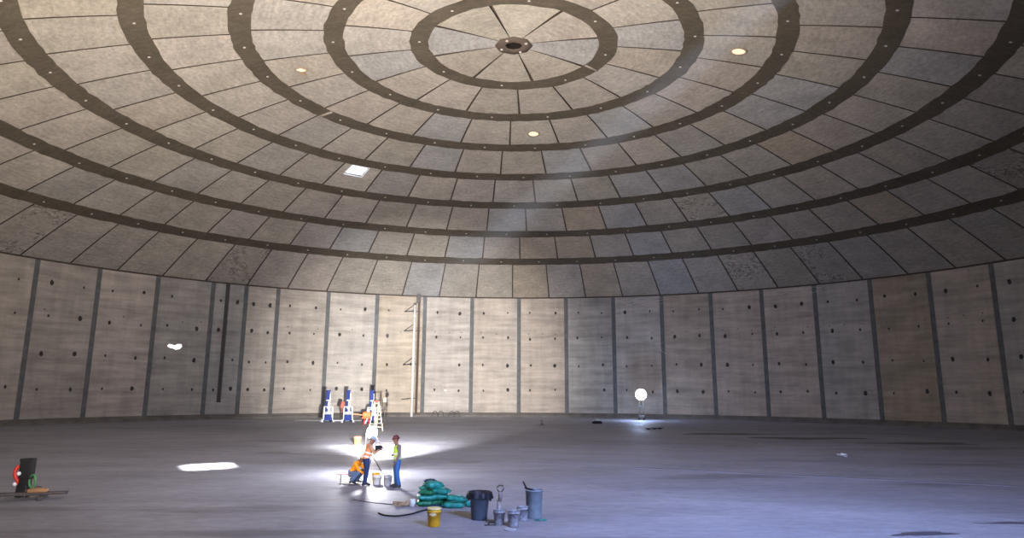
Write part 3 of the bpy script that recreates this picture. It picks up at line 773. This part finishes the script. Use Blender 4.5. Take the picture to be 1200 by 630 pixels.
# mixer drill standing in its pail
t = thing('mixer_drill', 'mixing drill standing upright in a mortar-caked pail', 'drill', (-.32, -28.72, 0), .3)
mb = MB(); mb.cyl((0, 0, .06), (.02, 0, .60), .012, n=8); mb.lathe([(0, .05), (.07, .06), (.07, .12), (0, .14)], n=10); mb.obj('shaft', STEEL, t)
mb = MB(); mb.cyl((.02, 0, .56), (.03, 0, .80), .045, .055, n=12); mb.box((.03, 0, .72), (.10, .11, .14), bevel=.02); mb.obj('motor', mt('drab_drill_casing', (.23, .19, .18), .6), t)
mb = MB(); mb.tube([(.0, 0, .78), (-.05, 0, .85), (-.06, 0, .93), (0, 0, .96), (.10, 0, .95), (.12, 0, .88), (.06, 0, .79)], .018, n=8); mb.obj('handle', DSTEEL, t)
mb = MB(); mb.cyl((-.05, .0, .60), (-.06, 0, .33), .008, n=6); mb.obj('cord', BLACK, t)
# small bits round the pails
mb = MB(); mb.lathe([(0, .0), (.15, .0), (.16, .02), (.15, .035), (.13, .03), (0, .028)], n=24)
o = mb.obj('flat_disc', mt('pale_dusty_lid', (.42, .43, .48), .6)); o.location = (-.03, -29.60, 0); tag(o, 'pale round disc lying flat in front of the small pails', 'disc')
t = thing('hand_trowel', 'dark trowel lying on the slab left of the mixer pail', 'trowel', (-.55, -28.95, 0), .1)
mb = MB(); mb.box((0, 0, .012), (.30, .11, .015)); mb.obj('blade', DSTEEL, t)
mb = MB(); mb.tube([(-.05, 0, .02), (-.02, 0, .07), (.12, 0, .08)], .016, n=8); mb.obj('handle', BLACK, t)
mb = MB()
for k in range(5): mb.box((.06 * k - .12, .02 * math.sin(k * 2), .02 + .008 * (k % 2)), (.09, .07, .02), Euler((.2 * math.sin(k), .2, k)))
o = mb.obj('bag_scrap', GREEN); o.location = (.78, -28.25, 0); tag(o, 'scrap of green bag film at the foot of the grey drum', 'scrap')

# ------------------------------------------------------------------ green bagged material
def bag(loc, size, rot, label, mat, band=True, sag=.5):
    t = thing('material_bag', label, 'bag', loc, 0, 'green bags heaped on the slab'); t.rotation_euler = rot
    mb = MB(); b = mb.bm
    bmesh.ops.create_grid(b, x_segments=14, y_segments=10, size=1)
    top = list(b.verts)
    for v in top:
        x, y_ = v.co.x, v.co.y
        e = (1 - abs(x) ** 4) * (1 - abs(y_) ** 4)
        wv = .12 * math.sin(5 * x + size[0] * 40) * math.sin(4 * y_ + 3 * x) * e
        v.co = Vector((x * size[0] / 2 * (1 - .06 * (1 - e)), y_ * size[1] / 2 * (1 - .05 * (1 - e)), size[2] * (.5 + (.5 + wv) * e ** .5)))
    low = bmesh.ops.duplicate(b, geom=list(b.verts) + list(b.edges) + list(b.faces))
    for el in low['geom']:
        if isinstance(el, bmesh.types.BMVert): el.co.z = size[2] - el.co.z; el.co.z = max(el.co.z, .0)
    bmesh.ops.remove_doubles(b, verts=list(b.verts), dist=.002)
    for f in b.faces: f.smooth = True
    mb.obj('sack', mat, t)
    if band:
        mb = MB(); b = mb.bm; rows = []
        for k in range(9):
            y_ = -size[1] * .36 + size[1] * .72 * k / 8
            rows.append([b.verts.new((xx, y_, size[2] * 1.035 + .004)) for xx in (-size[0] * .12, size[0] * .2)])
        for A, B in zip(rows, rows[1:]): b.faces.new((A[0], A[1], B[1], B[0]))
        mb.obj('printed_band', mt('pale_green_print', (.22, .55, .46), .5), t)
    for sx in (-1, 1):
        mb = MB(); mb.box((sx * size[0] * .50, 0, size[2] * .5), (.035, size[1] * .8, .03), Euler((.1, .3 * sx, 0)), bevel=.01); mb.obj('crimped_end', mat, t)
    return t
G2 = GREEN2
NAVB = mt('navy_bag_film', (.015, .04, .09), .45, var=.4, scale=9)
bag((-2.62, -25.75, 0), (.50, .40, .17), (0, 0, .2), 'dark green bag at the bottom left of the heap', G2)
bag((-2.15, -25.55, 0), (.62, .42, .18), (0, 0, -.1), 'green bag at the bottom middle of the heap, under the pile', G2)
bag((-2.60, -25.74, .165), (.50, .38, .15), (.0, .05, .35), 'teal green bag second from the bottom on the left of the heap', GREEN)
bag((-2.20, -25.60, .175), (.60, .42, .17), (.03, -.05, .1), 'teal green bag in the middle layer, right of the left stack', GREEN)
bag((-2.55, -25.72, .315), (.48, .38, .16), (0, .03, -.2), 'green bag in the third layer, left end of the heap', G2)
bag((-2.15, -25.62, .34), (.55, .40, .17), (.06, .1, -.25), 'bright teal bag in the third layer, toward the right of the tall heap', GREEN)
bag((-2.36, -25.65, .50), (.55, .42, .20), (.05, .05, .5), 'bright teal bag on the very top of the tall heap', GREEN, band=False)
bag((-2.62, -25.60, .47), (.34, .30, .12), (.05, -.2, .2), 'teal bag on the upper left corner of the heap', GREEN, band=False)
bag((-2.50, -25.35, .60), (.36, .3, .13), (.0, .0, .2), 'navy bag peeking over the back of the heap top', NAVB, band=False)
bag((-1.72, -26.05, 0), (.66, .40, .17), (0, 0, .05), 'teal bag lying lowest in the small right-hand pile', GREEN)
bag((-1.66, -25.95, .165), (.60, .38, .17), (.02, .10, -.1), 'teal bag on top of the small right-hand pile', GREEN)
bag((-1.28, -25.85, 0), (.32, .34, .26), (0, .1, .4), 'slumped teal bag at the far right end of the bags', GREEN, band=False)
bag((-2.25, -26.35, 0), (.38, .26, .12), (0, 0, -.3), 'navy empty bag crumpled at the foot of the heap', NAVB, band=False)
# low tan clutter left of the bags
t = thing('lumber_offcuts', 'low scatter of tan wood offcuts left of the green bags', 'offcuts', (-3.42, -25.75, 0), 0)
for k in range(7):
    mb = MB(); mb.box((random.uniform(-.38, .34), random.uniform(-.1, .1), .05 + .02 * (k % 3)), (random.uniform(.12, .3), .10, .08), Euler((0, .1, random.uniform(0, 3))), bevel=.006); mb.obj('offcut', WOOD, t)
mb = MB(); mb.cyl((.45, -.02, 0), (.45, -.02, .20), .09, n=16); mb.obj('white_cup', WHITE, t)
# cable snaking to the bags
def smooth(pts, n=8):
    out = []
    for i in range(len(pts) - 1):
        p0, p1, p2, p3 = [Vector(pts[min(max(i + k, 0), len(pts) - 1)]) for k in (-1, 0, 1, 2)]
        for s in range(n):
            t_ = s / n; out.append(.5 * ((2 * p1) + (-p0 + p2) * t_ + (2 * p0 - 5 * p1 + 4 * p2 - p3) * t_ ** 2 + (-p0 + 3 * p1 - 3 * p2 + p3) * t_ ** 3))
    return out + [Vector(pts[-1])]
mb = MB(); mb.tube(smooth([(-3.75, -27.2, .02), (-3.5, -27.6, .02), (-3.16, -27.69, .02), (-2.85, -27.4, .02), (-2.6, -26.85, .02), (-2.42, -26.55, .02)]), .022, n=6)
tag(mb.obj('power_cable', BLACK), 'black cable curving over the slab left of the yellow lidded bucket', 'cable')
mb = MB(); mb.tube(smooth([(-5.0, -24.6, .012), (-4.3, -25.2, .012), (-3.6, -25.55, .012)]), .012, n=6)
tag(mb.obj('thin_hose', DSTEEL), 'thin dark hose on the slab leading to the tan offcuts', 'hose')

# ------------------------------------------------------------------ tool stand and lumber at far left
t = thing('equipment_stand', 'tall dark equipment stand with red and green cords at left', 'stand', (-15.6, -24.38, 0), 0)
mb = MB(); mb.box((.02, 0, .86), (.40, .28, .62), Euler((0, .03, 0)), bevel=.05); mb.box((-.03, 0, 1.14), (.34, .24, .10), bevel=.03); mb.obj('housing', BLACK, t)
mb = MB(); mb.box((.1, 0, 1.17), (.26, .22, .06), bevel=.02); mb.obj('top_grip', BLACK, t)
for x, wdt in ((-.10, .22), (.14, .05)):
    mb = MB(); mb.box((x, 0, .30), (wdt, .18, .60), Euler((0, .10 if x < 0 else 0, 0)), bevel=.015); mb.obj('leg', BLACK, t)
mb = MB(); mb.tube(smooth([(-.20, -.12, .98), (-.27, -.15, .80), (-.22, -.16, .62), (-.16, -.15, .52), (-.22, -.14, .38)]), .055, n=8); mb.obj('red_cord', RED, t)
for q in ((-.12, -.18, .74), (-.21, -.17, .42)): mb = MB(); mb.sph(q, .065); mb.obj('white_plug', WHITE, t)
mb = MB(); mb.tube([(.27 + .10 * math.cos(x), -.1 + .004 * x, .50 + .2 * math.sin(x)) for x in [k * .4 for k in range(48)]], .014, n=6); mb.obj('green_cord_coil', mt('green_cord', (.05, .25, .07), .5), t)
def board(p0, p1, wd, z, label, mat=WOOD, th=.045):
    mb = MB(); d = Vector(p1) - Vector(p0)
    mb.box((0, 0, 0), (d.length, wd, th), bevel=.004)
    o = mb.obj('lumber_board', mat); o.location = ((p0[0] + p1[0]) / 2, (p0[1] + p1[1]) / 2, z); o.rotation_euler = (0, 0, math.atan2(d.y, d.x))
    tag(o, label, 'board', 'lumber boards at left'); return o
DW = mt('dark_weathered_lumber', (.05, .045, .05), .8)
board((-17.5, -25.25), (-14.25, -24.25), .12, .16, 'dark weathered board at the back of the timber by the stand', DW)
board((-17.2, -25.75), (-14.2, -24.55), .14, .16, 'pale sawn board lying in front of the dark stand', mt('pale_dusty_board', (.3, .26, .25), .8))
board((-17.3, -25.95), (-14.05, -24.62), .09, .16, 'narrow dark board nearest the camera in the timber', DW)
for i, (x, y_, lb) in enumerate(((-14.75, -24.75, 'short wood block propping the right end of the boards'), (-16.6, -25.5, 'short wood block propping the left end of the boards'))):
    mb = MB(); mb.box((0, 0, .068), (.16, .95, .136), Euler((0, 0, 0)), bevel=.008); o = mb.obj('wood_block', DW); o.location = (x, y_, 0); o.rotation_euler = (0, 0, .38); tag(o, lb, 'block', 'blocks under the boards')
t = thing('tool_bag', 'tan slumped tool bag resting on the boards at left', 'bag', (-14.95, -24.72, .185), .38)
mb = MB(); mb.sph((0, 0, .075), .25, (1.25, .5, .32)); mb.box((.0, 0, .05), (.55, .2, .08), bevel=.03); mb.obj('bag_body', mt('tan_canvas', (.30, .17, .08), .85), t)
mb = MB(); mb.tube([(-.12, 0, .13), (-.06, 0, .18), (.06, 0, .18), (.12, 0, .13)], .012, n=6); mb.obj('handle', BLACK, t)

# ------------------------------------------------------------------ people
def skin(chains, sub=1):
    """one closed-blob bmesh along the chains (elliptic sections: width across, depth fore-aft); remesh() fuses it"""
    out = bmesh.new()
    for verts, edges, radii, root in chains:
        rd = [r_ if isinstance(r_, tuple) else (r_, r_) for r_ in radii]
        for a_, b_ in edges:
            pa, pb = Vector(verts[a_]), Vector(verts[b_]); L_ = (pb - pa).length
            mn = min(rd[a_][1], rd[b_][1]); n = max(2, int(L_ / (mn * .38)) + 1)
            for i in range(n + 1):
                t_ = i / n; w_ = rd[a_][0] * (1 - t_) + rd[b_][0] * t_; d_ = rd[a_][1] * (1 - t_) + rd[b_][1] * t_
                m = Matrix.Translation(pa.lerp(pb, t_)) @ Matrix.Diagonal((d_, w_, min(w_, d_), 1))
                bmesh.ops.create_icosphere(out, subdivisions=2, radius=1, matrix=m)
    return out
def remesh(bm_, name, mat, parent, vox=.014, smooth_it=2):
    me = bpy.data.meshes.new(name); bm_.to_mesh(me); bm_.free()
    o = bpy.data.objects.new(name, me); COL.objects.link(o)
    r = o.modifiers.new('r', 'REMESH'); r.mode = 'VOXEL'; r.voxel_size = vox; r.use_smooth_shade = True
    s_ = o.modifiers.new('s', 'SMOOTH'); s_.iterations = smooth_it; s_.factor = .5
    dg = bpy.context.evaluated_depsgraph_get(); me2 = bpy.data.meshes.new_from_object(o.evaluated_get(dg))
    o.modifiers.clear(); o.data = me2; bpy.data.meshes.remove(me); me2.name = name
    me2.materials.clear(); me2.materials.append(mat)
    for p_ in me2.polygons: p_.use_smooth = True
    o.parent = parent; return o
def V(*a): return Vector(a)
def lerp(a, b, t_): return Vector(a) * (1 - t_) + Vector(b) * t_
def hand(wrist, direction, palm_n, curl=.5, L=.18):
    """five fingers of different lengths; returns chains for skin()"""
    d = Vector(direction).normalized(); n_ = Vector(palm_n).normalized(); s_ = d.cross(n_).normalized()
    ch = []
    w0 = Vector(wrist); palm_end = w0 + d * .085
    for off in (-.028, -.009, .010, .029):
        ch.append(([w0 + s_ * off * .5, w0 + d * .045 + s_ * off * .9, palm_end + s_ * off], [(0, 1), (1, 2)], [.019, .016, .0135], 0))
    for i, (off, ln) in enumerate(((-.030, .072), (-.010, .082), (.011, .076), (.031, .060))):
        b0 = w0 + d * .075 + s_ * off; c1 = b0 + d * ln * .45 + n_ * .01 * curl
        c2 = c1 + (d * (1 - curl * .6) + n_ * curl).normalized() * ln * .32; c3 = c2 + (d * (1 - curl) + n_ * curl * 1.3).normalized() * ln * .26
        ch.append(([b0, c1, c2, c3], [(0, 1), (1, 2), (2, 3)], [.010, .0095, .009, .008], 0))
    b0 = w0 + d * .03 - s_ * .028; c1 = b0 + (d * .6 - s_ * .8 + n_ * .2).normalized() * .036; c2 = c1 + (d * .9 - s_ * .3 + n_ * .4).normalized() * .032
    ch.append(([b0, c1, c2], [(0, 1), (1, 2)], [.013, .011, .009], 0))
    return ch
def person(name_label, loc, rz, J, look=(1, 0, 0), shirt=None, vest=None, trousers=None, boots=BOOT, hat=MAROON, sleeve='long', glove=None, strips=True, group=None):
    t = thing('person', name_label, 'person', loc, rz, group)
    hd = J['head']; nk = J['neck']; ch_ = J['chest']; pv = J['pelvis']
    def limb(a, b, c, ra): return [lerp(a, b, 0), lerp(a, b, .5), b, lerp(b, c, .4), c], ra
    # --- body
    verts = [pv, lerp(pv, ch_, .5), ch_, nk, lerp(nk, hd, .45)]; edges = [(0, 1), (1, 2), (2, 3), (3, 4)]
    rad = [(.145, .105), (.125, .095), (.155, .105), (.062, .062), (.06, .06)]
    for s_ in ('l', 'r'):
        i = len(verts); sh, el, wr = J['sh_' + s_], J['el_' + s_], J['wr_' + s_]
        verts += [sh, lerp(sh, el, .5), el, lerp(el, wr, .4), wr]; edges += [(2, i), (i, i + 1), (i + 1, i + 2), (i + 2, i + 3), (i + 3, i + 4)]
        rad += [.060, .052, .043, .041, .029]
        i = len(verts); hp, kn, an, to = J['hip_' + s_], J['kn_' + s_], J['an_' + s_], J['toe_' + s_]
        verts += [hp, lerp(hp, kn, .45), kn, lerp(kn, an, .35), an, lerp(an, to, .55) , to]; edges += [(0, i), (i, i + 1), (i + 1, i + 2), (i + 2, i + 3), (i + 3, i + 4), (i + 4, i + 5), (i + 5, i + 6)]
        rad += [.092, .082, .058, .060, .040, .038, .028]
    chains = [(verts, edges, rad, 0)]
    for s_ in ('l', 'r'):
        wr = J['wr_' + s_]; el = J['el_' + s_]; d = (wr - el).normalized()
        d = J.get('hd_' + s_, d); chains += hand(wr, d, J.get('pn_' + s_, V(.6, 0, -.2)) , J.get('curl', .6))
    bmb = skin(chains)
    look = Vector(look).normalized(); side = look.cross(V(0, 0, 1)).normalized(); upv = side.cross(look)
    Rm = Matrix((look, -side, upv)).transposed()
    def hs(c, r, sc): 
        m = Matrix.Translation(hd + Rm @ Vector(c)) @ Rm.to_4x4() @ Matrix.Diagonal((*sc, 1))
        bmesh.ops.create_uvsphere(bmb, u_segments=18, v_segments=12, radius=r, matrix=m)
    hs((-.008, 0, .02), .1, (.97, .76, 1.02)); hs((.02, 0, -.06), .07, (.95, .82, .95)); hs((.098, 0, -.012), .017, (1.1, .8, 1.6))
    hs((.082, 0, -.062), .022, (.7, 1.3, .5)); hs((.075, 0, -.095), .024, (.9, 1.2, .8))
    for q in (-1, 1): hs((-.005, q * .078, -.005), .026, (.7, .35, 1.2)); hs((.078, q * .032, .022), .014, (.6, 1, .6))
    remesh(bmb, 'body', SKIN, t, .008, 2)
    # --- trousers
    verts = [pv + V(0, 0, .06), pv]; edges = [(0, 1)]; rad = [(.152, .118), (.165, .128)]
    for s_ in ('l', 'r'):
        i = len(verts); hp, kn, an = J['hip_' + s_], J['kn_' + s_], J['an_' + s_]
        verts += [hp, lerp(hp, kn, .5), kn, lerp(kn, an, .5), lerp(kn, an, .93)]; edges += [(1, i), (i, i + 1), (i + 1, i + 2), (i + 2, i + 3), (i + 3, i + 4)]; rad += [.108, .098, .080, .078, .074]
    remesh(skin([(verts, edges, rad, 0)]), 'trousers', trousers, t, .013)
    # --- shirt
    verts = [pv + V(0, 0, .02), lerp(pv, ch_, .5), ch_, lerp(ch_, nk, .75)]; edges = [(0, 1), (1, 2), (2, 3)]; rad = [(.160, .125), (.142, .112), (.172, .122), (.082, .078)]
    for s_ in ('l', 'r'):
        i = len(verts); sh, el, wr = J['sh_' + s_], J['el_' + s_], J['wr_' + s_]
        if sleeve == 'long':
            verts += [sh, lerp(sh, el, .5), el, lerp(el, wr, .5), lerp(el, wr, .92)]; edges += [(2, i), (i, i + 1), (i + 1, i + 2), (i + 2, i + 3), (i + 3, i + 4)]; rad += [.076, .066, .057, .052, .044]
        else:
            verts += [sh, lerp(sh, el, .5), lerp(sh, el, .8)]; edges += [(2, i), (i, i + 1), (i + 1, i + 2)]; rad += [.076, .068, .066]
    remesh(skin([(verts, edges, rad, 0)]), 'shirt', shirt, t, .013)
    if vest:
        verts = [lerp(pv, ch_, .12), lerp(pv, ch_, .55), ch_, lerp(ch_, nk, .55)]; edges = [(0, 1), (1, 2), (2, 3)]; rad = [(.178, .140), (.165, .134), (.182, .140), (.10, .09)]
        for s_ in ('l', 'r'):
            i = len(verts); verts += [lerp(ch_, J['sh_' + s_], .72) + V(0, 0, .01)]; edges += [(2, i)]; rad += [.088]
        v_ = remesh(skin([(verts, edges, rad, 0)]), 'vest', vest, t, .013)
        if strips:
            for k in (.22, .62):
                c_ = lerp(pv, ch_, k); mb = MB(); ax = (ch_ - pv).normalized(); rot = ax.to_track_quat('Z', 'Y').to_matrix().to_4x4()
                n = 28; lo = []; hi = []
                sd = (J['sh_l'] - J['sh_r']).normalized(); fr = sd.cross(ax).normalized()
                for i in range(n):
                    a_ = 2 * PI * i / n; p_ = c_ + sd * (.186 * math.cos(a_)) + fr * (.150 * math.sin(a_))
                    lo.append(mb.bm.verts.new(p_ - ax * .026)); hi.append(mb.bm.verts.new(p_ + ax * .026))
                for i in range(n): mb.bm.faces.new((lo[i], lo[(i + 1) % n], hi[(i + 1) % n], hi[i]))
                mb.obj('reflective_strip', SILVER, v_)
    # --- boots
    for s_ in ('l', 'r'):
        an, to = J['an_' + s_], J['toe_' + s_]; d = to - an; heel = an + V(-.3 * d.x, -.3 * d.y, 0); heel.z = to.z
        remesh(skin([([an + V(0, 0, .07), an, lerp(an, to, .6) + V(0, 0, .0), to + d.normalized() * .03, heel], [(0, 1), (1, 2), (2, 3), (1, 4)], [.056, .054, .046, .036, .042], 1)]), 'boot', boots, t, .012)
    # --- hard hat
    mb = MB(); b = mb.bm
    prof = [(0, .125), (.05, .12), (.088, .095), (.106, .055), (.112, .015), (.135, .005), (.136, -.004), (.108, .0)]
    mb.lathe(prof, n=24); 
    for v in b.verts:
        if v.co.z < .03 and v.co.x > .09: v.co.x += .035
        v.co.x *= 1.08; v.co.y *= .95
    m = Matrix.Translation(hd + Rm @ V(-.01, 0, .042)) @ Rm.to_4x4()
    mb.box((0, 0, .125), (.16, .03, .015), bevel=.005)
    bmesh.ops.transform(b, matrix=m, verts=b.verts)
    for f in b.faces: f.smooth = True
    mb.obj('hard_hat', hat, t)
    return t
def pose(h=1.0, **kw):
    J = dict(pelvis=V(0, 0, .95), chest=V(.0, 0, 1.30), neck=V(.01, 0, 1.50), head=V(.03, 0, 1.62),
             sh_l=V(0, .19, 1.41), sh_r=V(0, -.19, 1.41), el_l=V(-.03, .25, 1.12), el_r=V(-.03, -.25, 1.12), wr_l=V(.05, .25, .88), wr_r=V(.05, -.25, .88),
             hip_l=V(0, .09, .90), hip_r=V(0, -.09, .90), kn_l=V(.02, .10, .50), kn_r=V(.02, -.10, .50), an_l=V(-.02, .11, .09), an_r=V(-.02, -.11, .09), toe_l=V(.15, .13, .045), toe_r=V(.15, -.13, .045))
    J.update({k: (v * h if isinstance(v, Vector) else v) for k, v in kw.items() if k in J}); 
    for k in list(J):
        if k not in kw and isinstance(J[k], Vector): J[k] = J[k] * h
    for k in kw:
        if k not in J: J[k] = kw[k]
    return J
# right: lime vest, jeans, facing the others
J = pose(1.0, chest=V(.02, 0, 1.30), neck=V(.04, 0, 1.50), head=V(.08, 0, 1.63), el_r=V(-.06, -.27, 1.14), wr_r=V(.17, -.12, 1.10), el_l=V(.02, .27, 1.13), wr_l=V(.14, .24, .88),
         hd_r=V(.5, .8, .0), pn_r=V(-.5, .3, -.3), kn_l=V(.03, .11, .5), an_l=V(-.04, .13, .09), toe_l=V(.13, .17, .045))
person('person in lime vest and blue jeans standing with one forearm across the waist', (-4.12, -21.45, 0), math.radians(205), J, look=(1, .1, -.18), shirt=GREYSH, vest=LIME, trousers=DENIM, hat=MAROON)
# left: orange-tan vest, navy trousers, back to the camera, holding a dark tool
J = pose(1.0, pelvis=V(-.02, 0, .93), chest=V(.08, 0, 1.27), neck=V(.14, 0, 1.46), head=V(.20, 0, 1.57), sh_l=V(.08, .19, 1.38), sh_r=V(.08, -.19, 1.38),
         el_r=V(.20, -.28, 1.14), wr_r=V(.40, -.16, 1.24), el_l=V(.16, .26, 1.12), wr_l=V(.36, .08, 1.20), kn_l=V(.05, .10, .5), kn_r=V(0, -.1, .5), an_r=V(-.06, -.08, .09), toe_r=V(.11, -.1, .045),
         hd_r=V(.9, .3, .1), hd_l=V(.8, -.4, .1))
person('person in orange vest and navy trousers standing with back turned before the work lamp', (-5.32, -21.0, 0), math.radians(28), J, look=(1, .1, -.45), shirt=TAN, vest=mt('faded_orange_fabric', (.72, .27, .10), .8), trousers=NAVY, hat=HATBLUE)
t = thing('marking_tool', 'dark handheld tool held up by the worker in navy trousers', 'tool', (-5.32 + .46 * math.cos(.49) - .0, -21.0 + .46 * math.sin(.49) - .12, 1.26), .49)
mb = MB(); mb.box((0, 0, .06), (.24, .13, .16), bevel=.02); mb.obj('casing', BLACK, t)
mb = MB(); mb.cyl((-.02, 0, -.08), (-.02, 0, .0), .022); mb.cyl((.12, 0, .06), (.20, 0, .06), .035); mb.obj('grip', DSTEEL, t)
# crouching: orange shirt, jeans, facing right
J = pose(1.0, pelvis=V(-.18, 0, .34), chest=V(.02, 0, .66), neck=V(.14, 0, .80), head=V(.24, 0, .88), sh_l=V(.05, .18, .72), sh_r=V(.05, -.18, .72),
         el_l=V(.22, .23, .50), el_r=V(.20, -.24, .50), wr_l=V(.42, .12, .36), wr_r=V(.42, -.12, .34), hip_l=V(-.16, .10, .32), hip_r=V(-.16, -.10, .32),
         kn_l=V(.22, .19, .44), kn_r=V(.20, -.20, .40), an_l=V(-.04, .17, .09), an_r=V(-.10, -.16, .09), toe_l=V(.13, .20, .045), toe_r=V(.07, -.19, .045), hd_l=V(.7, -.2, -.6), hd_r=V(.7, .2, -.6))
person('person in bright orange shirt crouching low on the slab, facing right', (-5.78, -20.55, 0.025), math.radians(-12), J, look=(1, 0, -.5), shirt=ORVEST, trousers=mt('faded_denim', (.10, .16, .28), .85), hat=WHITE, strips=False)
mb = MB(); mb.lathe([(0, 0), (.45, 0), (.46, .012), (.44, .02), (0, .022)], n=32)
o = mb.obj('kneeling_mat', mt('dark_grey_mat', (.07, .065, .075), .7)); o.location = (-5.80, -20.56, 0.001); tag(o, 'dark round mat under the crouching person', 'mat')
t = thing('straightedge', 'reddish straightedge resting on a block beside the crouching person', 'straightedge', (-6.14, -20.86, 0.0), .1)
mb = MB(); mb.box((-.02, 0, .36), (.46, .045, .04), bevel=.008); mb.obj('bar', mt('dull_red_bar', (.40, .15, .12), .6), t)
mb = MB(); mb.box((-.12, 0, .17), (.04, .04, .34)); mb.box((-.12, 0, .04), (.12, .12, .024)); mb.obj('support_foot', DSTEEL, t)

# ------------------------------------------------------------------ scattering cone added to draw the faint slanting shaft
m = bpy.data.materials.new('shaft_scatter'); m.use_nodes = True; nt = m.node_tree
nt.nodes.remove(nt.nodes['Principled BSDF'])
g = NT(nt)
vs = g.node('ShaderNodeVolumeScatter'); vs.inputs['Color'].default_value = (.9, .95, 1, 1)
tc = g.node('ShaderNodeTexCoord'); sx = g.node('ShaderNodeSeparateXYZ'); g.link(tc.outputs['Object'], sx.inputs[0])
SH_L = (SH_B - SH_A).length
fade = g.rng(sx.outputs['Z'], SH_L * .45, SH_L * .96, 1.0, 0.0)
r2 = g.math('ADD', g.math('MULTIPLY', sx.outputs['X'], sx.outputs['X']), g.math('MULTIPLY', sx.outputs['Y'], sx.outputs['Y']))
rad_ = g.rng(r2, 0.0, 3.6, 1.0, 0.0)
g.link(g.math('MULTIPLY', g.math('MULTIPLY', fade, rad_), 0.024), vs.inputs['Density'])
nt.links.new(vs.outputs[0], nt.nodes['Material Output'].inputs['Volume'])
mb = MB(); mb.cyl((0, 0, .2), (0, 0, SH_L * .97), 1.0, 1.95, n=24)
o = mb.obj('haze', m); o.location = SH_A; o.rotation_euler = (SH_B - SH_A).to_track_quat('Z', 'Y').to_euler()
o['kind'] = 'stuff'; tag(o, 'faint added haze cone slanting down from the dome to the left floor', 'haze')
